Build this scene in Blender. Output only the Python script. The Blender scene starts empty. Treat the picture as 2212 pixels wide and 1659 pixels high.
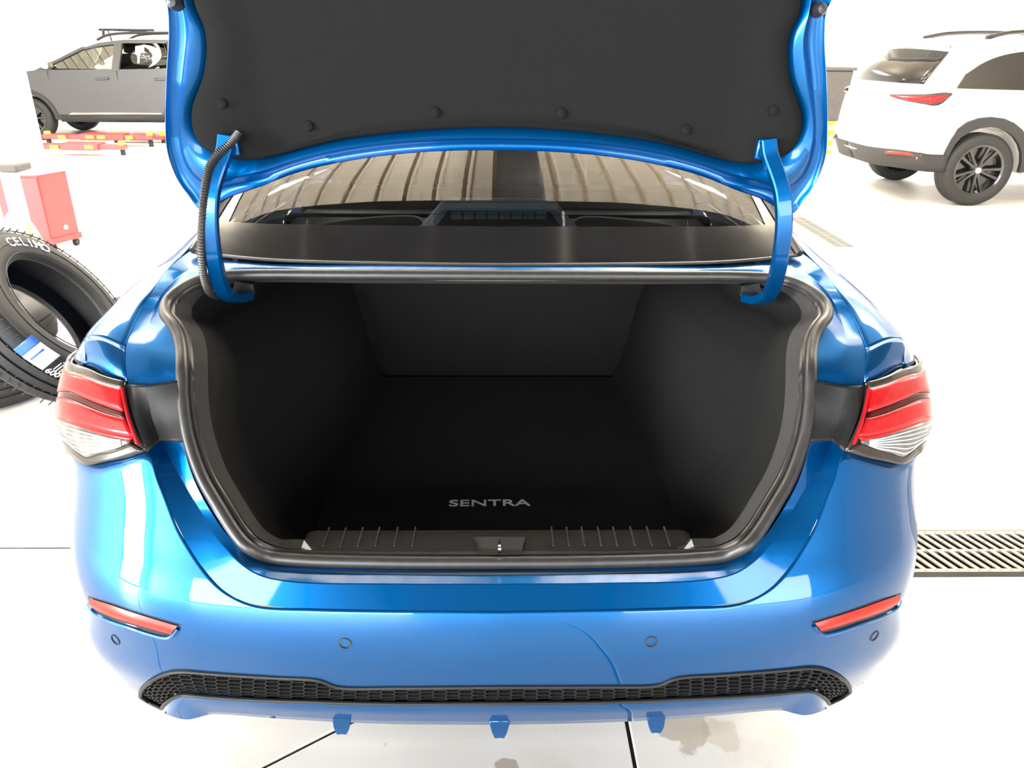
import bpy, bmesh, math, random
import numpy as np
from mathutils import Vector, Matrix

random.seed(7)
SC = bpy.context.scene
COL = SC.collection
V = Vector

# ------------------------------------------------------------------ camera
FW, FH, FPX = 2212.0, 1659.0, 1661.0
CAM = V((-0.0029, 0.0, 1.6))
YAW, ROLL, PITCH = 0.02085, 0.00975, math.radians(24.0)
FWD = V((math.sin(YAW) * math.cos(PITCH), math.cos(YAW) * math.cos(PITCH), -math.sin(PITCH)))
_r = V((math.cos(YAW), -math.sin(YAW), 0.0))
_u = _r.cross(FWD)
RGT = _r * math.cos(ROLL) + _u * math.sin(ROLL)
UPV = RGT.cross(FWD)
cd = bpy.data.cameras.new('camera')
cd.sensor_fit = 'HORIZONTAL'
cd.sensor_width = 36.0
cd.lens = 36.0 * FPX / FW
cd.clip_end = 200
cam = bpy.data.objects.new('camera', cd)
COL.objects.link(cam)
cam.matrix_world = Matrix((
    (RGT.x, UPV.x, -FWD.x, CAM.x), (RGT.y, UPV.y, -FWD.y, CAM.y),
    (RGT.z, UPV.z, -FWD.z, CAM.z), (0, 0, 0, 1)))
SC.camera = cam

# ------------------------------------------------------------------ view, world, light
SC.view_settings.view_transform = 'Standard'
SC.view_settings.look = 'None'
SC.view_settings.gamma = 1.0
SC.view_settings.use_curve_mapping = False
SC.view_settings.exposure = -.3

w = bpy.data.worlds.new('world')
SC.world = w
w.use_nodes = True
w.node_tree.nodes['Background'].inputs[0].default_value = (0.95, 0.98, 1.0, 1)
w.node_tree.nodes['Background'].inputs[1].default_value = 1.5

def area_light(name, loc, target, sx, sy, power, color=(1, 1, 1)):
    l = bpy.data.lights.new(name, 'AREA')
    l.shape = 'RECTANGLE'
    l.size, l.size_y, l.energy, l.color = sx, sy, power, color
    o = bpy.data.objects.new(name, l)
    COL.objects.link(o)
    o.location = loc
    o.rotation_euler = (V(target) - V(loc)).to_track_quat('-Z', 'Y').to_euler()
    return o

ROOM = dict(x0=-12.0, x1=13.0, y0=-7.5, y1=19.0, h=4.8)
# daylight entering by the open bay doors, set in the plane of each doorway
area_light('bay_daylight', (-11.8, -5.3, 2.0), (0, -5.3, 1.8), 2.4, 3.4, 4300, (0.93, 0.97, 1.0))
area_light('bay_daylight.001', (-4.2, -7.3, 2.0), (-4.2, 5, 1.6), 5.8, 3.7, 2000, (0.95, 0.98, 1.0))
area_light('bay_daylight.002', (4.9, -7.3, 2.0), (4.9, 5, 1.6), 5.8, 3.7, 1050, (0.97, 0.98, 1.0))
# hanging strip lights: position, power down, power of the added ceiling brightener
FIXTURES = [(-2.9, 4.3, 150, 1300), (1.9, 4.3, 150, 1300), (-7.0, 4.3, 300, 300), (6.4, 4.3, 300, 300),
            (-7.0, 9.5, 480, 250), (-2.6, 9.5, 450, 250), (1.9, 9.5, 450, 250), (6.4, 9.5, 480, 250),
            (-6.5, 15.5, 550, 200), (2.0, 15.5, 550, 200), (8.5, 15.5, 550, 200)]

# ------------------------------------------------------------------ helpers
def proj(p):
    d = V(p) - CAM
    k = d.dot(FWD)
    return (FW / 2 + FPX * d.dot(RGT) / k, FH / 2 - FPX * d.dot(UPV) / k)

def ray(px, py):
    return FWD + RGT * ((px - FW / 2) / FPX) - UPV * ((py - FH / 2) / FPX)

def PY(px, py, Y):
    d = ray(px, py)
    return CAM + d * ((Y - CAM.y) / d.y)

def PZ(px, py, Z):
    d = ray(px, py)
    return CAM + d * ((Z - CAM.z) / d.z)

def C0(py, Y):
    p = PY(1074, py, Y)
    return V((0, p.y, p.z))

def mir(p):
    return V((-p[0], p[1], p[2]))

def cr(pts, k):
    """Catmull-Rom through the control points, k samples per segment."""
    pts = [V(p) for p in pts]
    n = len(pts)
    out = []
    for i in range(n - 1):
        p1, p2 = pts[i], pts[i + 1]
        p0 = pts[i - 1] if i else p1 * 2 - p2
        p3 = pts[i + 2] if i + 2 < n else p2 * 2 - p1
        d0 = max((p1 - p0).length, 1e-6) ** .5
        d1 = max((p2 - p1).length, 1e-6) ** .5
        d2 = max((p3 - p2).length, 1e-6) ** .5
        m1 = (p2 - p1) + ((p1 - p0) / d0 - (p2 - p0) / (d0 + d1)) * d1
        m2 = (p2 - p1) + ((p3 - p2) / d2 - (p3 - p1) / (d1 + d2)) * d1
        for j in range(k):
            t = j / k
            a, b = t * t, t * t * t
            out.append(p1 * (2 * b - 3 * a + 1) + m1 * (b - 2 * a + t) + p2 * (-2 * b + 3 * a) + m2 * (b - a))
    out.append(pts[-1].copy())
    return out

def lin(pts, k):
    pts = [V(p) for p in pts]
    out = []
    for i in range(len(pts) - 1):
        for j in range(k):
            out.append(pts[i].lerp(pts[i + 1], j / k))
    out.append(pts[-1].copy())
    return out

def link(name, me, mat, parent=None, smooth=True):
    o = bpy.data.objects.new(name, me)
    COL.objects.link(o)
    if mat is not None and not me.materials:
        me.materials.append(mat)
    if smooth:
        for p in me.polygons:
            p.use_smooth = True
    if parent is not None:
        o.parent = parent
        if parent.type == 'EMPTY':
            o.matrix_parent_inverse = Matrix.LocRotScale(parent.location, parent.rotation_euler, parent.scale).inverted()
    return o

def mesh(name, verts, faces, mat, parent=None, smooth=True, autosharp=None):
    me = bpy.data.meshes.new(name)
    me.from_pydata([tuple(v) for v in verts], [], faces)
    me.update()
    o = link(name, me, mat, parent, smooth)
    if autosharp:
        sharp(o, autosharp)
    return o

def sharp(o, deg=35):
    bm = bmesh.new()
    bm.from_mesh(o.data)
    lim = math.radians(deg)
    for e in bm.edges:
        if len(e.link_faces) == 2 and e.calc_face_angle(0) > lim:
            e.smooth = False
    bm.to_mesh(o.data)
    bm.free()

class MB:
    """collects shapes into one mesh"""
    def __init__(s):
        s.v, s.f = [], []
    def add(s, verts, faces):
        b = len(s.v)
        s.v += [V(v) for v in verts]
        s.f += [tuple(b + i for i in f) for f in faces]
        return s
    def grid(s, rows, cu=False, cv=False):
        m, n = len(rows), len(rows[0])
        fs = []
        for i in range(m if cv else m - 1):
            for j in range(n if cu else n - 1):
                a, b = i, (i + 1) % m
                c, d = j, (j + 1) % n
                fs.append((a * n + c, a * n + d, b * n + d, b * n + c))
        return s.add([p for r in rows for p in r], fs)
    def box(s, c, d, R=None):
        c = V(c)
        vs = []
        for z in (-1, 1):
            for y in (-1, 1):
                for x in (-1, 1):
                    q = V((x * d[0] / 2, y * d[1] / 2, z * d[2] / 2))
                    vs.append(c + (R @ q if R else q))
        return s.add(vs, [(0, 2, 3, 1), (4, 5, 7, 6), (0, 1, 5, 4), (2, 6, 7, 3), (0, 4, 6, 2), (1, 3, 7, 5)])
    def prism(s, poly, off):
        """poly: 3-D loop, off: extrusion vector"""
        n = len(poly)
        off = V(off)
        vs = [V(p) for p in poly] + [V(p) + off for p in poly]
        fs = [tuple(range(n)), tuple(range(2 * n - 1, n - 1, -1))]
        fs += [(i, (i + 1) % n + 0, (i + 1) % n + n, i + n) for i in range(n)]
        return s.add(vs, fs)
    def tube(s, path, r, seg=10, closed=False, ref=V((0, 0, 1)), cap=True):
        n = len(path)
        rows = []
        for i in range(n):
            a = path[i - 1] if (i or closed) else path[i]
            b = path[(i + 1) % n] if (i < n - 1 or closed) else path[i]
            t = (V(b) - V(a)).normalized()
            x = t.cross(ref)
            if x.length < 1e-3:
                x = t.cross(V((1, 0, 0.1)))
            x.normalize()
            y = t.cross(x)
            rr = r(i / (n - 1)) if callable(r) else r
            rows.append([V(path[i]) + x * (rr * math.cos(2 * math.pi * k / seg)) + y * (rr * math.sin(2 * math.pi * k / seg)) for k in range(seg)])
        b0 = len(s.v)
        s.grid(rows, cu=True, cv=closed)
        if cap and not closed:
            s.f.append(tuple(b0 + k for k in range(seg))[::-1])
            s.f.append(tuple(b0 + (n - 1) * seg + k for k in range(seg)))
        return s
    def lathe(s, prof, c, axis, seg=48, closed=True):
        """prof: list of (radius, offset along axis)"""
        axis = V(axis).normalized()
        x = axis.orthogonal().normalized()
        y = axis.cross(x)
        rows = []
        for k in range(seg):
            a = 2 * math.pi * k / seg
            d = x * math.cos(a) + y * math.sin(a)
            rows.append([V(c) + d * r + axis * h for r, h in prof])
        return s.grid(rows, cu=closed, cv=True)
    def build(s, name, mat, parent=None, smooth=True, sh=35):
        me = bpy.data.meshes.new(name)
        me.from_pydata([tuple(v) for v in s.v], [], s.f)
        me.update()
        bm = bmesh.new()
        bm.from_mesh(me)
        bmesh.ops.recalc_face_normals(bm, faces=bm.faces)
        lim = math.radians(sh)
        for e in bm.edges:
            if len(e.link_faces) == 2 and e.calc_face_angle(0) > lim:
                e.smooth = False
        bm.to_mesh(me)
        bm.free()
        return link(name, me, mat, parent, smooth)

def tag(o, label=None, cat=None, group=None, kind=None):
    if label: o['label'] = label
    if cat: o['category'] = cat
    if group: o['group'] = group
    if kind: o['kind'] = kind
    return o

def empty(name, loc, label, cat, group=None):
    o = bpy.data.objects.new(name, None)
    COL.objects.link(o)
    o.location = loc
    o.empty_display_size = .1
    return tag(o, label, cat, group)

def bevel(o, w, n=2, ang=30):
    m = o.modifiers.new('bevel', 'BEVEL')
    m.width, m.segments, m.limit_method, m.angle_limit = w, n, 'ANGLE', math.radians(ang)
    m.harden_normals = False
    return o

def solid(o, t, off=-1):
    m = o.modifiers.new('solid', 'SOLIDIFY')
    m.thickness, m.offset = t, off
    return o

def text_mesh(body, size, name, mat, parent, M, extrude=0.0006, shear=0.0, xs=1.0, bold=0.0, align='CENTER'):
    c = bpy.data.curves.new(name, 'FONT')
    c.body, c.size, c.extrude, c.shear, c.offset = body, size, extrude, shear, bold
    c.align_x, c.align_y = align, 'CENTER'
    t = bpy.data.objects.new(name, c)
    COL.objects.link(t)
    dg = bpy.context.evaluated_depsgraph_get()
    me = bpy.data.meshes.new_from_object(t.evaluated_get(dg))
    bpy.data.objects.remove(t)
    bpy.data.curves.remove(c)
    me.transform(M @ Matrix.Diagonal((xs, 1, 1, 1)))
    me.materials.clear()
    return link(name, me, mat, parent, False)

# ------------------------------------------------------------------ materials
def principled(name, col, rough=.5, metal=0., coat=0., coat_rough=.03, spec=.5, noise=0., nscale=20., bump=0., bscale=200., sheen=0., col2=None, detail=6.):
    m = bpy.data.materials.new(name)
    m.use_nodes = True
    nt = m.node_tree
    b = nt.nodes['Principled BSDF']
    b.inputs['Roughness'].default_value = rough
    b.inputs['Metallic'].default_value = metal
    b.inputs['Coat Weight'].default_value = coat
    b.inputs['Coat Roughness'].default_value = coat_rough
    b.inputs['Specular IOR Level'].default_value = spec
    if sheen:
        b.inputs['Sheen Weight'].default_value = sheen
        b.inputs['Sheen Roughness'].default_value = .5
    tc = nt.nodes.new('ShaderNodeTexCoord')
    n = nt.nodes.new('ShaderNodeTexNoise')
    n.inputs['Scale'].default_value = nscale
    n.inputs['Detail'].default_value = detail
    nt.links.new(tc.outputs['Object'], n.inputs['Vector'])
    r = nt.nodes.new('ShaderNodeMix')
    r.data_type = 'RGBA'
    c2 = col2 or tuple(min(1, c * (1 - noise)) for c in col)
    r.inputs['A'].default_value = (*col, 1)
    r.inputs['B'].default_value = (*c2, 1)
    mr = nt.nodes.new('ShaderNodeMapRange')
    mr.inputs['From Min'].default_value = .4
    mr.inputs['From Max'].default_value = .65
    nt.links.new(n.outputs['Fac'], mr.inputs['Value'])
    nt.links.new(mr.outputs['Result'], r.inputs['Factor'])
    nt.links.new(r.outputs['Result'], b.inputs['Base Color'])
    if bump:
        n2 = nt.nodes.new('ShaderNodeTexNoise')
        n2.inputs['Scale'].default_value = bscale
        n2.inputs['Detail'].default_value = 3
        nt.links.new(tc.outputs['Object'], n2.inputs['Vector'])
        bp = nt.nodes.new('ShaderNodeBump')
        bp.inputs['Strength'].default_value = bump
        bp.inputs['Distance'].default_value = .002
        nt.links.new(n2.outputs['Fac'], bp.inputs['Height'])
        nt.links.new(bp.outputs['Normal'], b.inputs['Normal'])
    return m

def thin_glass(name, tint=(.9, .95, .92), ior=1.75):
    m = bpy.data.materials.new(name)
    m.use_nodes = True
    nt = m.node_tree
    nt.nodes.clear()
    out = nt.nodes.new('ShaderNodeOutputMaterial')
    mx = nt.nodes.new('ShaderNodeMixShader')
    fr = nt.nodes.new('ShaderNodeFresnel')
    fr.inputs['IOR'].default_value = ior
    tr = nt.nodes.new('ShaderNodeBsdfTransparent')
    tr.inputs[0].default_value = (*tint, 1)
    gl = nt.nodes.new('ShaderNodeBsdfGlossy')
    gl.inputs['Roughness'].default_value = .005
    nt.links.new(fr.outputs[0], mx.inputs[0])
    nt.links.new(tr.outputs[0], mx.inputs[1])
    nt.links.new(gl.outputs[0], mx.inputs[2])
    nt.links.new(mx.outputs[0], out.inputs[0])
    return m

def emitter(name, col, s):
    m = bpy.data.materials.new(name)
    m.use_nodes = True
    nt = m.node_tree
    nt.nodes.clear()
    out = nt.nodes.new('ShaderNodeOutputMaterial')
    e = nt.nodes.new('ShaderNodeEmission')
    e.inputs[0].default_value = (*col, 1)
    e.inputs[1].default_value = s
    nt.links.new(e.outputs[0], out.inputs[0])
    return m

M = {}
M['blue'] = principled('blue_paint', (.0, .082, .265), rough=.38, metal=.85, spec=.0, coat=.9, coat_rough=.02, noise=.06, nscale=900, detail=1)
M['blue_in'] = principled('blue_inner_paint', (.0, .085, .275), rough=.42, metal=.8, spec=.0, coat=.7, coat_rough=.08, noise=.05, nscale=600, detail=1)
M['rubber'] = principled('black_rubber', (.022, .02, .018), rough=.42, noise=.3, nscale=60, spec=.6)
M['black'] = principled('black_plastic', (.012, .012, .012), spec=.22, rough=.45, noise=.2, nscale=300, bump=.1, bscale=900)
M['gloss_black'] = principled('gloss_black', (.008, .008, .009), rough=.1, coat=.0, noise=.2)
M['felt'] = principled('grey_felt', (.0108, .0108, .0105), rough=.95, noise=.35, nscale=700, bump=.25, bscale=1500, spec=.08)
M['carpet'] = principled('black_carpet', (.026, .026, .025), rough=1., noise=.4, nscale=700, bump=.3, bscale=1200, spec=.1)
M['liner'] = principled('liner_felt', (.0125, .0125, .012), rough=1., noise=.4, nscale=700, bump=.3, bscale=1200, spec=.1)
M['trim_carpet'] = principled('trim_carpet', (.042, .040, .039), rough=.95, noise=.4, nscale=500, bump=.3, bscale=1200, spec=.2)
M['garnish'] = principled('garnish_plastic', (.008, .0078, .0075), rough=.65, spec=.15, noise=.2, nscale=400, bump=.15, bscale=1500)
M['red_lens'] = principled('red_lens', (.46, .006, .010), rough=.3, coat=.3, spec=.2, noise=.25, nscale=60)
M['dark_lens'] = principled('dark_red_lens', (.05, .002, .003), rough=.3, coat=.25, spec=.2, noise=.3, nscale=60)
M['clear_lens'] = principled('clear_lens', (.16, .15, .135), rough=.2, coat=.4, noise=.5, nscale=30)
M['smoke_lens'] = principled('smoke_lens', (.035, .028, .022), rough=.2, coat=.35, spec=.3, noise=.2, nscale=30)
M['reflector'] = principled('reflector_red', (.42, .022, .014), rough=.3, coat=.15, spec=.25, noise=.15, nscale=400)
M['chrome'] = principled('bright_metal', (.75, .74, .72), rough=.2, metal=1., noise=.1)
M['lettering'] = principled('silver_lettering', (.95, .93, .91), rough=.5, noise=.05)
M['glass'] = thin_glass('window_glass')
M['tint_glass'] = thin_glass('tinted_glass', (.40, .40, .39), 1.45)
M['shelf'] = principled('shelf_grey', (.66, .70, .70), rough=.45, noise=.1, nscale=300)
M['led'] = principled('lamp_lens', (.55, .6, .55), rough=.1, coat=1., noise=.3, nscale=90)
M['cabin'] = principled('cabin_fabric', (.012, .012, .012), rough=.95, noise=.1, spec=.1)
M['tire'] = principled('tire_rubber', (.018, .018, .019), rough=.62, noise=.3, nscale=50, spec=.4)
M['tire_white'] = principled('tire_lettering', (.75, .75, .76), rough=.6, noise=.05)
M['label_blue'] = principled('label_blue', (.03, .12, .42), rough=.4, noise=.1)
M['label_white'] = principled('label_white', (.8, .82, .82), rough=.5, noise=.05)
M['rim_black'] = principled('black_rim', (.012, .012, .013), rough=.2, coat=.7, noise=.2)
M['rim_grey'] = principled('grey_rim', (.06, .06, .062), rough=.3, coat=.4, noise=.2)
M['grey_paint'] = principled('grey_paint', (.045, .046, .05), rough=.4, metal=.3, coat=.4, noise=.08, nscale=300)
M['clad'] = principled('grey_cladding', (.030, .030, .031), rough=.65, spec=.3, noise=.15, nscale=100)
M['white_paint'] = principled('white_paint', (.80, .79, .75), rough=.35, coat=1., noise=.02)
M['seam'] = principled('seam_shadow_gap', (.02, .02, .02), rough=.8, noise=.1)
M['red_steel'] = principled('red_steel', (.46, .05, .055), rough=.4, coat=.3, noise=.15, nscale=8)
M['red_cab'] = principled('red_cabinet', (.50, .035, .04), rough=.35, coat=.5, noise=.08, nscale=10)
M['yellow'] = principled('yellow_paint', (.85, .58, .04), rough=.45, noise=.1)
M['white_steel'] = principled('white_steel', (.80, .80, .80), rough=.45, noise=.06, nscale=5)
M['bin'] = principled('grey_bin', (.07, .065, .062), rough=.6, noise=.15)
M['galv'] = principled('galvanised_steel', (.36, .32, .26), rough=.5, metal=.3, noise=.25, nscale=30)
M['drain'] = principled('drain_dark', (.03, .026, .024), rough=.9, noise=.4, nscale=15)
M['joint'] = principled('joint_dirt', (.06, .045, .035), rough=.95, noise=.4, nscale=12)
M['mottle'] = principled('mottled_surface', (.46, .42, .34), rough=.95, col2=(.17, .17, .13), nscale=7)
M['wall'] = principled('white_wall', (.84, .84, .83), rough=.6, noise=.03, nscale=1.5)
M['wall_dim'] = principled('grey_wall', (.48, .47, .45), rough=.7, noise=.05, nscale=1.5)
M['ceil'] = principled('cream_ceiling', (.74, .66, .53), rough=.55, noise=.05, nscale=2)
M['beam'] = principled('dark_duct', (.018, .016, .014), rough=.7, noise=.2)
M['tube'] = emitter('fluorescent_tube', (1, .98, .95), 9.0)

def floor_material():
    m = principled('floor_concrete', (.80, .775, .74), rough=.34, col2=(.70, .67, .63), nscale=1.3, spec=.45, bump=.03, bscale=40)
    nt = m.node_tree
    b = nt.nodes['Principled BSDF']
    src = b.inputs['Base Color'].links[0].from_socket
    tc = nt.nodes.new('ShaderNodeTexCoord')
    def patch(scale, lo, hi, col, fac):
        nonlocal src
        n = nt.nodes.new('ShaderNodeTexNoise')
        n.inputs['Scale'].default_value = scale
        n.inputs['Detail'].default_value = 8
        n.inputs['Roughness'].default_value = .62
        nt.links.new(tc.outputs['Object'], n.inputs['Vector'])
        mr = nt.nodes.new('ShaderNodeMapRange')
        mr.inputs['From Min'].default_value = lo
        mr.inputs['From Max'].default_value = hi
        mr.inputs['To Max'].default_value = fac
        nt.links.new(n.outputs['Fac'], mr.inputs['Value'])
        mx = nt.nodes.new('ShaderNodeMix')
        mx.data_type = 'RGBA'
        mx.inputs['B'].default_value = (*col, 1)
        nt.links.new(src, mx.inputs['A'])
        nt.links.new(mr.outputs['Result'], mx.inputs['Factor'])
        nt.links.new(mx.outputs['Result'], b.inputs['Base Color'])
        src = mx.outputs['Result']
    def spot(cx, cy, rad, col, fac):
        nonlocal src
        d = nt.nodes.new('ShaderNodeVectorMath'); d.operation = 'DISTANCE'
        n = nt.nodes.new('ShaderNodeTexNoise'); n.inputs['Scale'].default_value = 14; n.inputs['Detail'].default_value = 8
        nt.links.new(tc.outputs['Object'], n.inputs['Vector'])
        nt.links.new(tc.outputs['Object'], d.inputs[0])
        d.inputs[1].default_value = (cx, cy, 0)
        a = nt.nodes.new('ShaderNodeMath'); a.operation = 'MULTIPLY_ADD'
        a.inputs[1].default_value = -rad * 2.4
        nt.links.new(n.outputs['Fac'], a.inputs[0]); nt.links.new(d.outputs['Value'], a.inputs[2])
        mr = nt.nodes.new('ShaderNodeMapRange')
        mr.inputs['From Min'].default_value = -rad * .35
        mr.inputs['From Max'].default_value = -rad * .2
        mr.inputs['To Min'].default_value = fac
        mr.inputs['To Max'].default_value = 0
        nt.links.new(a.outputs[0], mr.inputs['Value'])
        mx = nt.nodes.new('ShaderNodeMix'); mx.data_type = 'RGBA'
        mx.inputs['B'].default_value = (*col, 1)
        nt.links.new(src, mx.inputs['A']); nt.links.new(mr.outputs['Result'], mx.inputs['Factor'])
        nt.links.new(mx.outputs['Result'], b.inputs['Base Color'])
        src = mx.outputs['Result']
    patch(2.2, .54, .70, (.58, .50, .40), .55)
    patch(30.0, .66, .72, (.40, .33, .26), .55)
    for px, py, rad, col, fac in ((1470, 1575, .07, (.36, .30, .20), .6), (1560, 1590, .05, (.45, .38, .27), .4), (1868, 1530, .06, (.52, .50, .47), .7), (1098, 1658, .03, (.30, .24, .2), .7), (60, 1010, .10, (.5, .45, .38), .5)):
        p = PZ(px, py, 0)
        spot(p.x, p.y, rad, col, fac)
    return m
M['floor'] = floor_material()

# ================================================================== THE ROOM
x0, x1, y0, y1, hh = (ROOM[k] for k in ('x0', 'x1', 'y0', 'y1', 'h'))
TH = .12
DX0, DX1, DY0, DY1 = .62, 6.4, 2.035, 2.30       # the drain channel near the sedan
fb = MB()
for (a, b, c, d) in ((x0 - .2, x1 + .2, y0 - .2, DY0), (x0 - .2, x1 + .2, DY1, y1 + .2), (x0 - .2, DX0, DY0, DY1), (DX1, x1 + .2, DY0, DY1)):
    fb.box(((a + b) / 2, (c + d) / 2, -.16), (b - a, d - c, .30))
fb.box(((DX0 + DX1) / 2, (DY0 + DY1) / 2, -.24), (DX1 - DX0, DY1 - DY0, .14))
fl = fb.build('floor', M['joint'], smooth=False)
tag(fl, 'pale painted concrete workshop floor with sawn joints', kind='structure')
g = .005
def slab(poly):
    o = MB().prism([V((x, y, 0)) for x, y in poly], (0, 0, -.0095)).build('floor_slab', M['floor'], fl, smooth=False)
    bevel(o, .003, 1)
JX = .332
k_ = (1.405 - 1.315) / (-.447 + .576)
def dgl(x): return 1.405 + k_ * (x + .447)
slab([(x0, 4.63 + g), (x1, 4.55 + g), (x1, y1), (x0, y1)])
slab([(x0, 2.21 + g), (DX0, 2.21 + g), (DX0, DY1), (DX1, DY1), (DX1, 2.21 + g), (x1, 2.21 + g), (x1, 4.55 - g), (x0, 4.63 - g)])
slab([(JX + g, y0), (x1, y0), (x1, 2.21 - g), (DX1, 2.21 - g), (DX1, DY0), (DX0, DY0), (DX0, 2.21 - g), (JX + g, 2.21 - g)])
slab([(x0, dgl(x0) + g), (JX - g, dgl(JX) + g), (JX - g, 2.21 - g), (x0, 2.21 - g)])
slab([(x0, y0), (JX - g, y0), (JX - g, dgl(JX) - g), (x0, dgl(x0) - g)])

def wall(name, lo, hi):
    c = [(a + b) / 2 for a, b in zip(lo, hi)]
    d = [b - a for a, b in zip(lo, hi)]
    return MB().box(c, d)
def struct(o, label=None):
    return tag(o, label, kind='structure')
struct(wall('', (x0 - TH, y1, -.2), (x1 + TH, y1 + TH, hh)).build('wall_back', M['wall'], smooth=False))
struct(wall('', (x1, 5, -.2), (x1 + TH, y1, hh)).build('wall_right', M['wall'], smooth=False))
struct(wall('', (x1, y0, -.2), (x1 + TH, 5, hh)).build('wall_right', M['wall_dim'], smooth=False))  # unseen near half, greyed to darken the reflections in the car paint
mb = wall('', (x0 - TH, 0, -.2), (x0, y1, hh))
for lo, hi in (((x0 - TH, y0, -.2), (x0, -6.6, hh)), ((x0 - TH, -6.6, 3.9), (x0, 0, hh)), ((x0 - TH, -4.0, -.2), (x0, 0, 3.9))):
    c = [(a + b) / 2 for a, b in zip(lo, hi)]
    mb.box(c, [b - a for a, b in zip(lo, hi)])
struct(mb.build('wall_left', M['wall'], smooth=False))
mb = MB()
for lo, hi in (((x0 - TH, y0 - TH, -.2), (-7.2, y0, hh)), ((-1.2, y0 - TH, -.2), (1.9, y0, hh)), ((7.9, y0 - TH, -.2), (x1 + TH, y0, hh)),
               ((-7.2, y0 - TH, 3.95), (-1.2, y0, hh)), ((1.9, y0 - TH, 3.95), (7.9, y0, hh))):
    mb.box([(a + b) / 2 for a, b in zip(lo, hi)], [b - a for a, b in zip(lo, hi)])
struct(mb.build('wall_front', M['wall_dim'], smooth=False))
# ribbed ceiling: raised ribs run along the bay
prof = []
x = x0 - TH
while x < x1 + TH:
    prof += [(x, hh), (x + .150, hh), (x + .158, hh + .07), (x + .182, hh + .07), (x + .190, hh), (x + .20, hh - .012), (x + .215, hh - .012)]
    x += .225
rows = [[V((a, b, z)) for a, z in prof] for b in (y0 - TH, y1 + TH)]
cl = MB().grid(rows)
struct(solid(cl.build('ceiling', M['ceil'], smooth=False), .03, 1))

HZ = hh - 1.3
MZY = 3.11
for i, (fx, fy, pd, pu) in enumerate(FIXTURES):
    r = empty('ceiling_light', (fx, fy, HZ), 'long white fluorescent strip light hung below the ribbed ceiling', 'light', 'hanging strip lights')
    h = MB().box((fx, fy, HZ), (2.5, .16, .06)).build('housing', M['white_steel'], r, smooth=False)
    for s in (-.045, .045):
        MB().tube([V((fx - 1.2, fy + s, HZ - .048)), V((fx + 1.2, fy + s, HZ - .048))], .016, 8).build('tube_lamp', M['tube'], r)
    for s in (-1.1, 1.1):
        MB().tube([V((fx + s, fy, HZ + .03)), V((fx + s, fy, hh - .01))], .006, 6).build('hanger', M['white_steel'], r)
    area_light('fixture_light', (fx, fy, HZ - .08), (fx, fy, 0), 2.3, .2, pd, (1, .97, .92))
    area_light('ceiling_brightener', (fx, fy, HZ + .05), (fx, fy, 9), 2.3, .2, pu, (1, .97, .92))  # added upward lamp, brightens the ceiling; the tubes hang below the housing
mz = empty('added_dark_panel', (0, -.85, 3.9), 'unseen dark platform above the camera', 'panel')  # unseen panel, added so the rear window reflects something dark
for k in range(15):
    MB().box((-5.6 + .8 * k, (y0 + MZY) / 2, 4.0), (.78, MZY - y0, .06)).build('panel_board', M['beam'], mz, smooth=False)
for yy in (-7.0, -4.5, -2.0, .5, MZY - .06):
    MB().box((0, yy, 3.92), (12.0, .1, .12)).build('panel_rib', M['beam'], mz, smooth=False)
for xx in (-5.8, 0, 5.8):
    for yy in (-7.0, -4.5, -2.0, .5, MZY - .06):
        MB().tube([V((xx, yy, 3.9)), V((xx, yy, hh))], .012, 6).build('panel_rod', M['beam'], mz)
dk = MB().box((.16, 6.5, hh - .17), (.34, 6.2, .22)).build('air_duct', M['beam'], smooth=False)
bevel(dk, .02)
tag(dk, 'dark air duct hung lengthwise under the ribbed ceiling', 'duct')
# ================================================================== THE BLUE SEDAN
car = empty('sedan', (0, 3.4, 0), 'bright blue sedan seen from behind with its trunk lid raised', 'car')

# ---- rear body surface: Y as a function of plan position t and height z
def dense(tab, k=20):
    a = cr([V((p[0], p[1], 0)) for p in tab], k)
    return np.array([q.x for q in a]), np.array([q.y for q in a])
YCx, YCy = dense([(.22, 1.205), (.25, 1.19), (.30, 1.165), (.34, 1.145), (.38, 1.13), (.44, 1.108), (.52, 1.096), (.58, 1.094), (.64, 1.101), (.68, 1.116), (.73, 1.145), (.78, 1.172), (.86, 1.215), (.92, 1.25), (.98, 1.30), (1.03, 1.36), (1.08, 1.45)])
PL = [(0, 0), (.3, .005), (.5, .015), (.67, .035), (.78, .062), (.86, .095), (.92, .132), (.96, .17), (.985, .215), (1.0, .29), (1.008, .42), (1.008, .65), (1.008, .9)]
PLd = cr([V((p[0], p[1], 0)) for p in PL], 20)
PLt = np.linspace(0, 1.2, len(PLd))
PLx = np.array([q.x for q in PLd])
PLy = np.array([q.y for q in PLd])
WZx, WZy = dense([(.22, .89), (.3, .905), (.40, .905), (.46, .90), (.5, .89), (.54, .882), (.60, .884), (.7, .886), (.8, .889), (.83, .895), (.88, .912), (.95, .915), (1.03, .892), (1.10, .875)])

def S(t, z, off=0.):
    p = V((float(np.interp(z, WZx, WZy) * np.interp(t, PLt, PLx)), float(np.interp(z, YCx, YCy) + np.interp(t, PLt, PLy)), z))
    if off:
        a = S(t + .01, z) - S(t - .01, z)
        b = S(t, z + .006) - S(t, z - .006)
        n = a.cross(b).normalized()
        if n.y > 0 and n.x <= 0: n = -n
        p = p + n * off
    return p

_gt, _gz = np.meshgrid(np.linspace(0, 1.1, 111), np.linspace(.24, 1.06, 83))
_gt, _gz = _gt.ravel(), _gz.ravel()
_gp = np.array([proj(S(a, b)) for a, b in zip(_gt, _gz)])
_face = np.array([(S(a + .01, b) - S(a - .01, b)).cross(S(a, b + .006) - S(a, b - .006)).dot(CAM - S(a, b)) > 0 for a, b in zip(_gt, _gz)])

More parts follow.
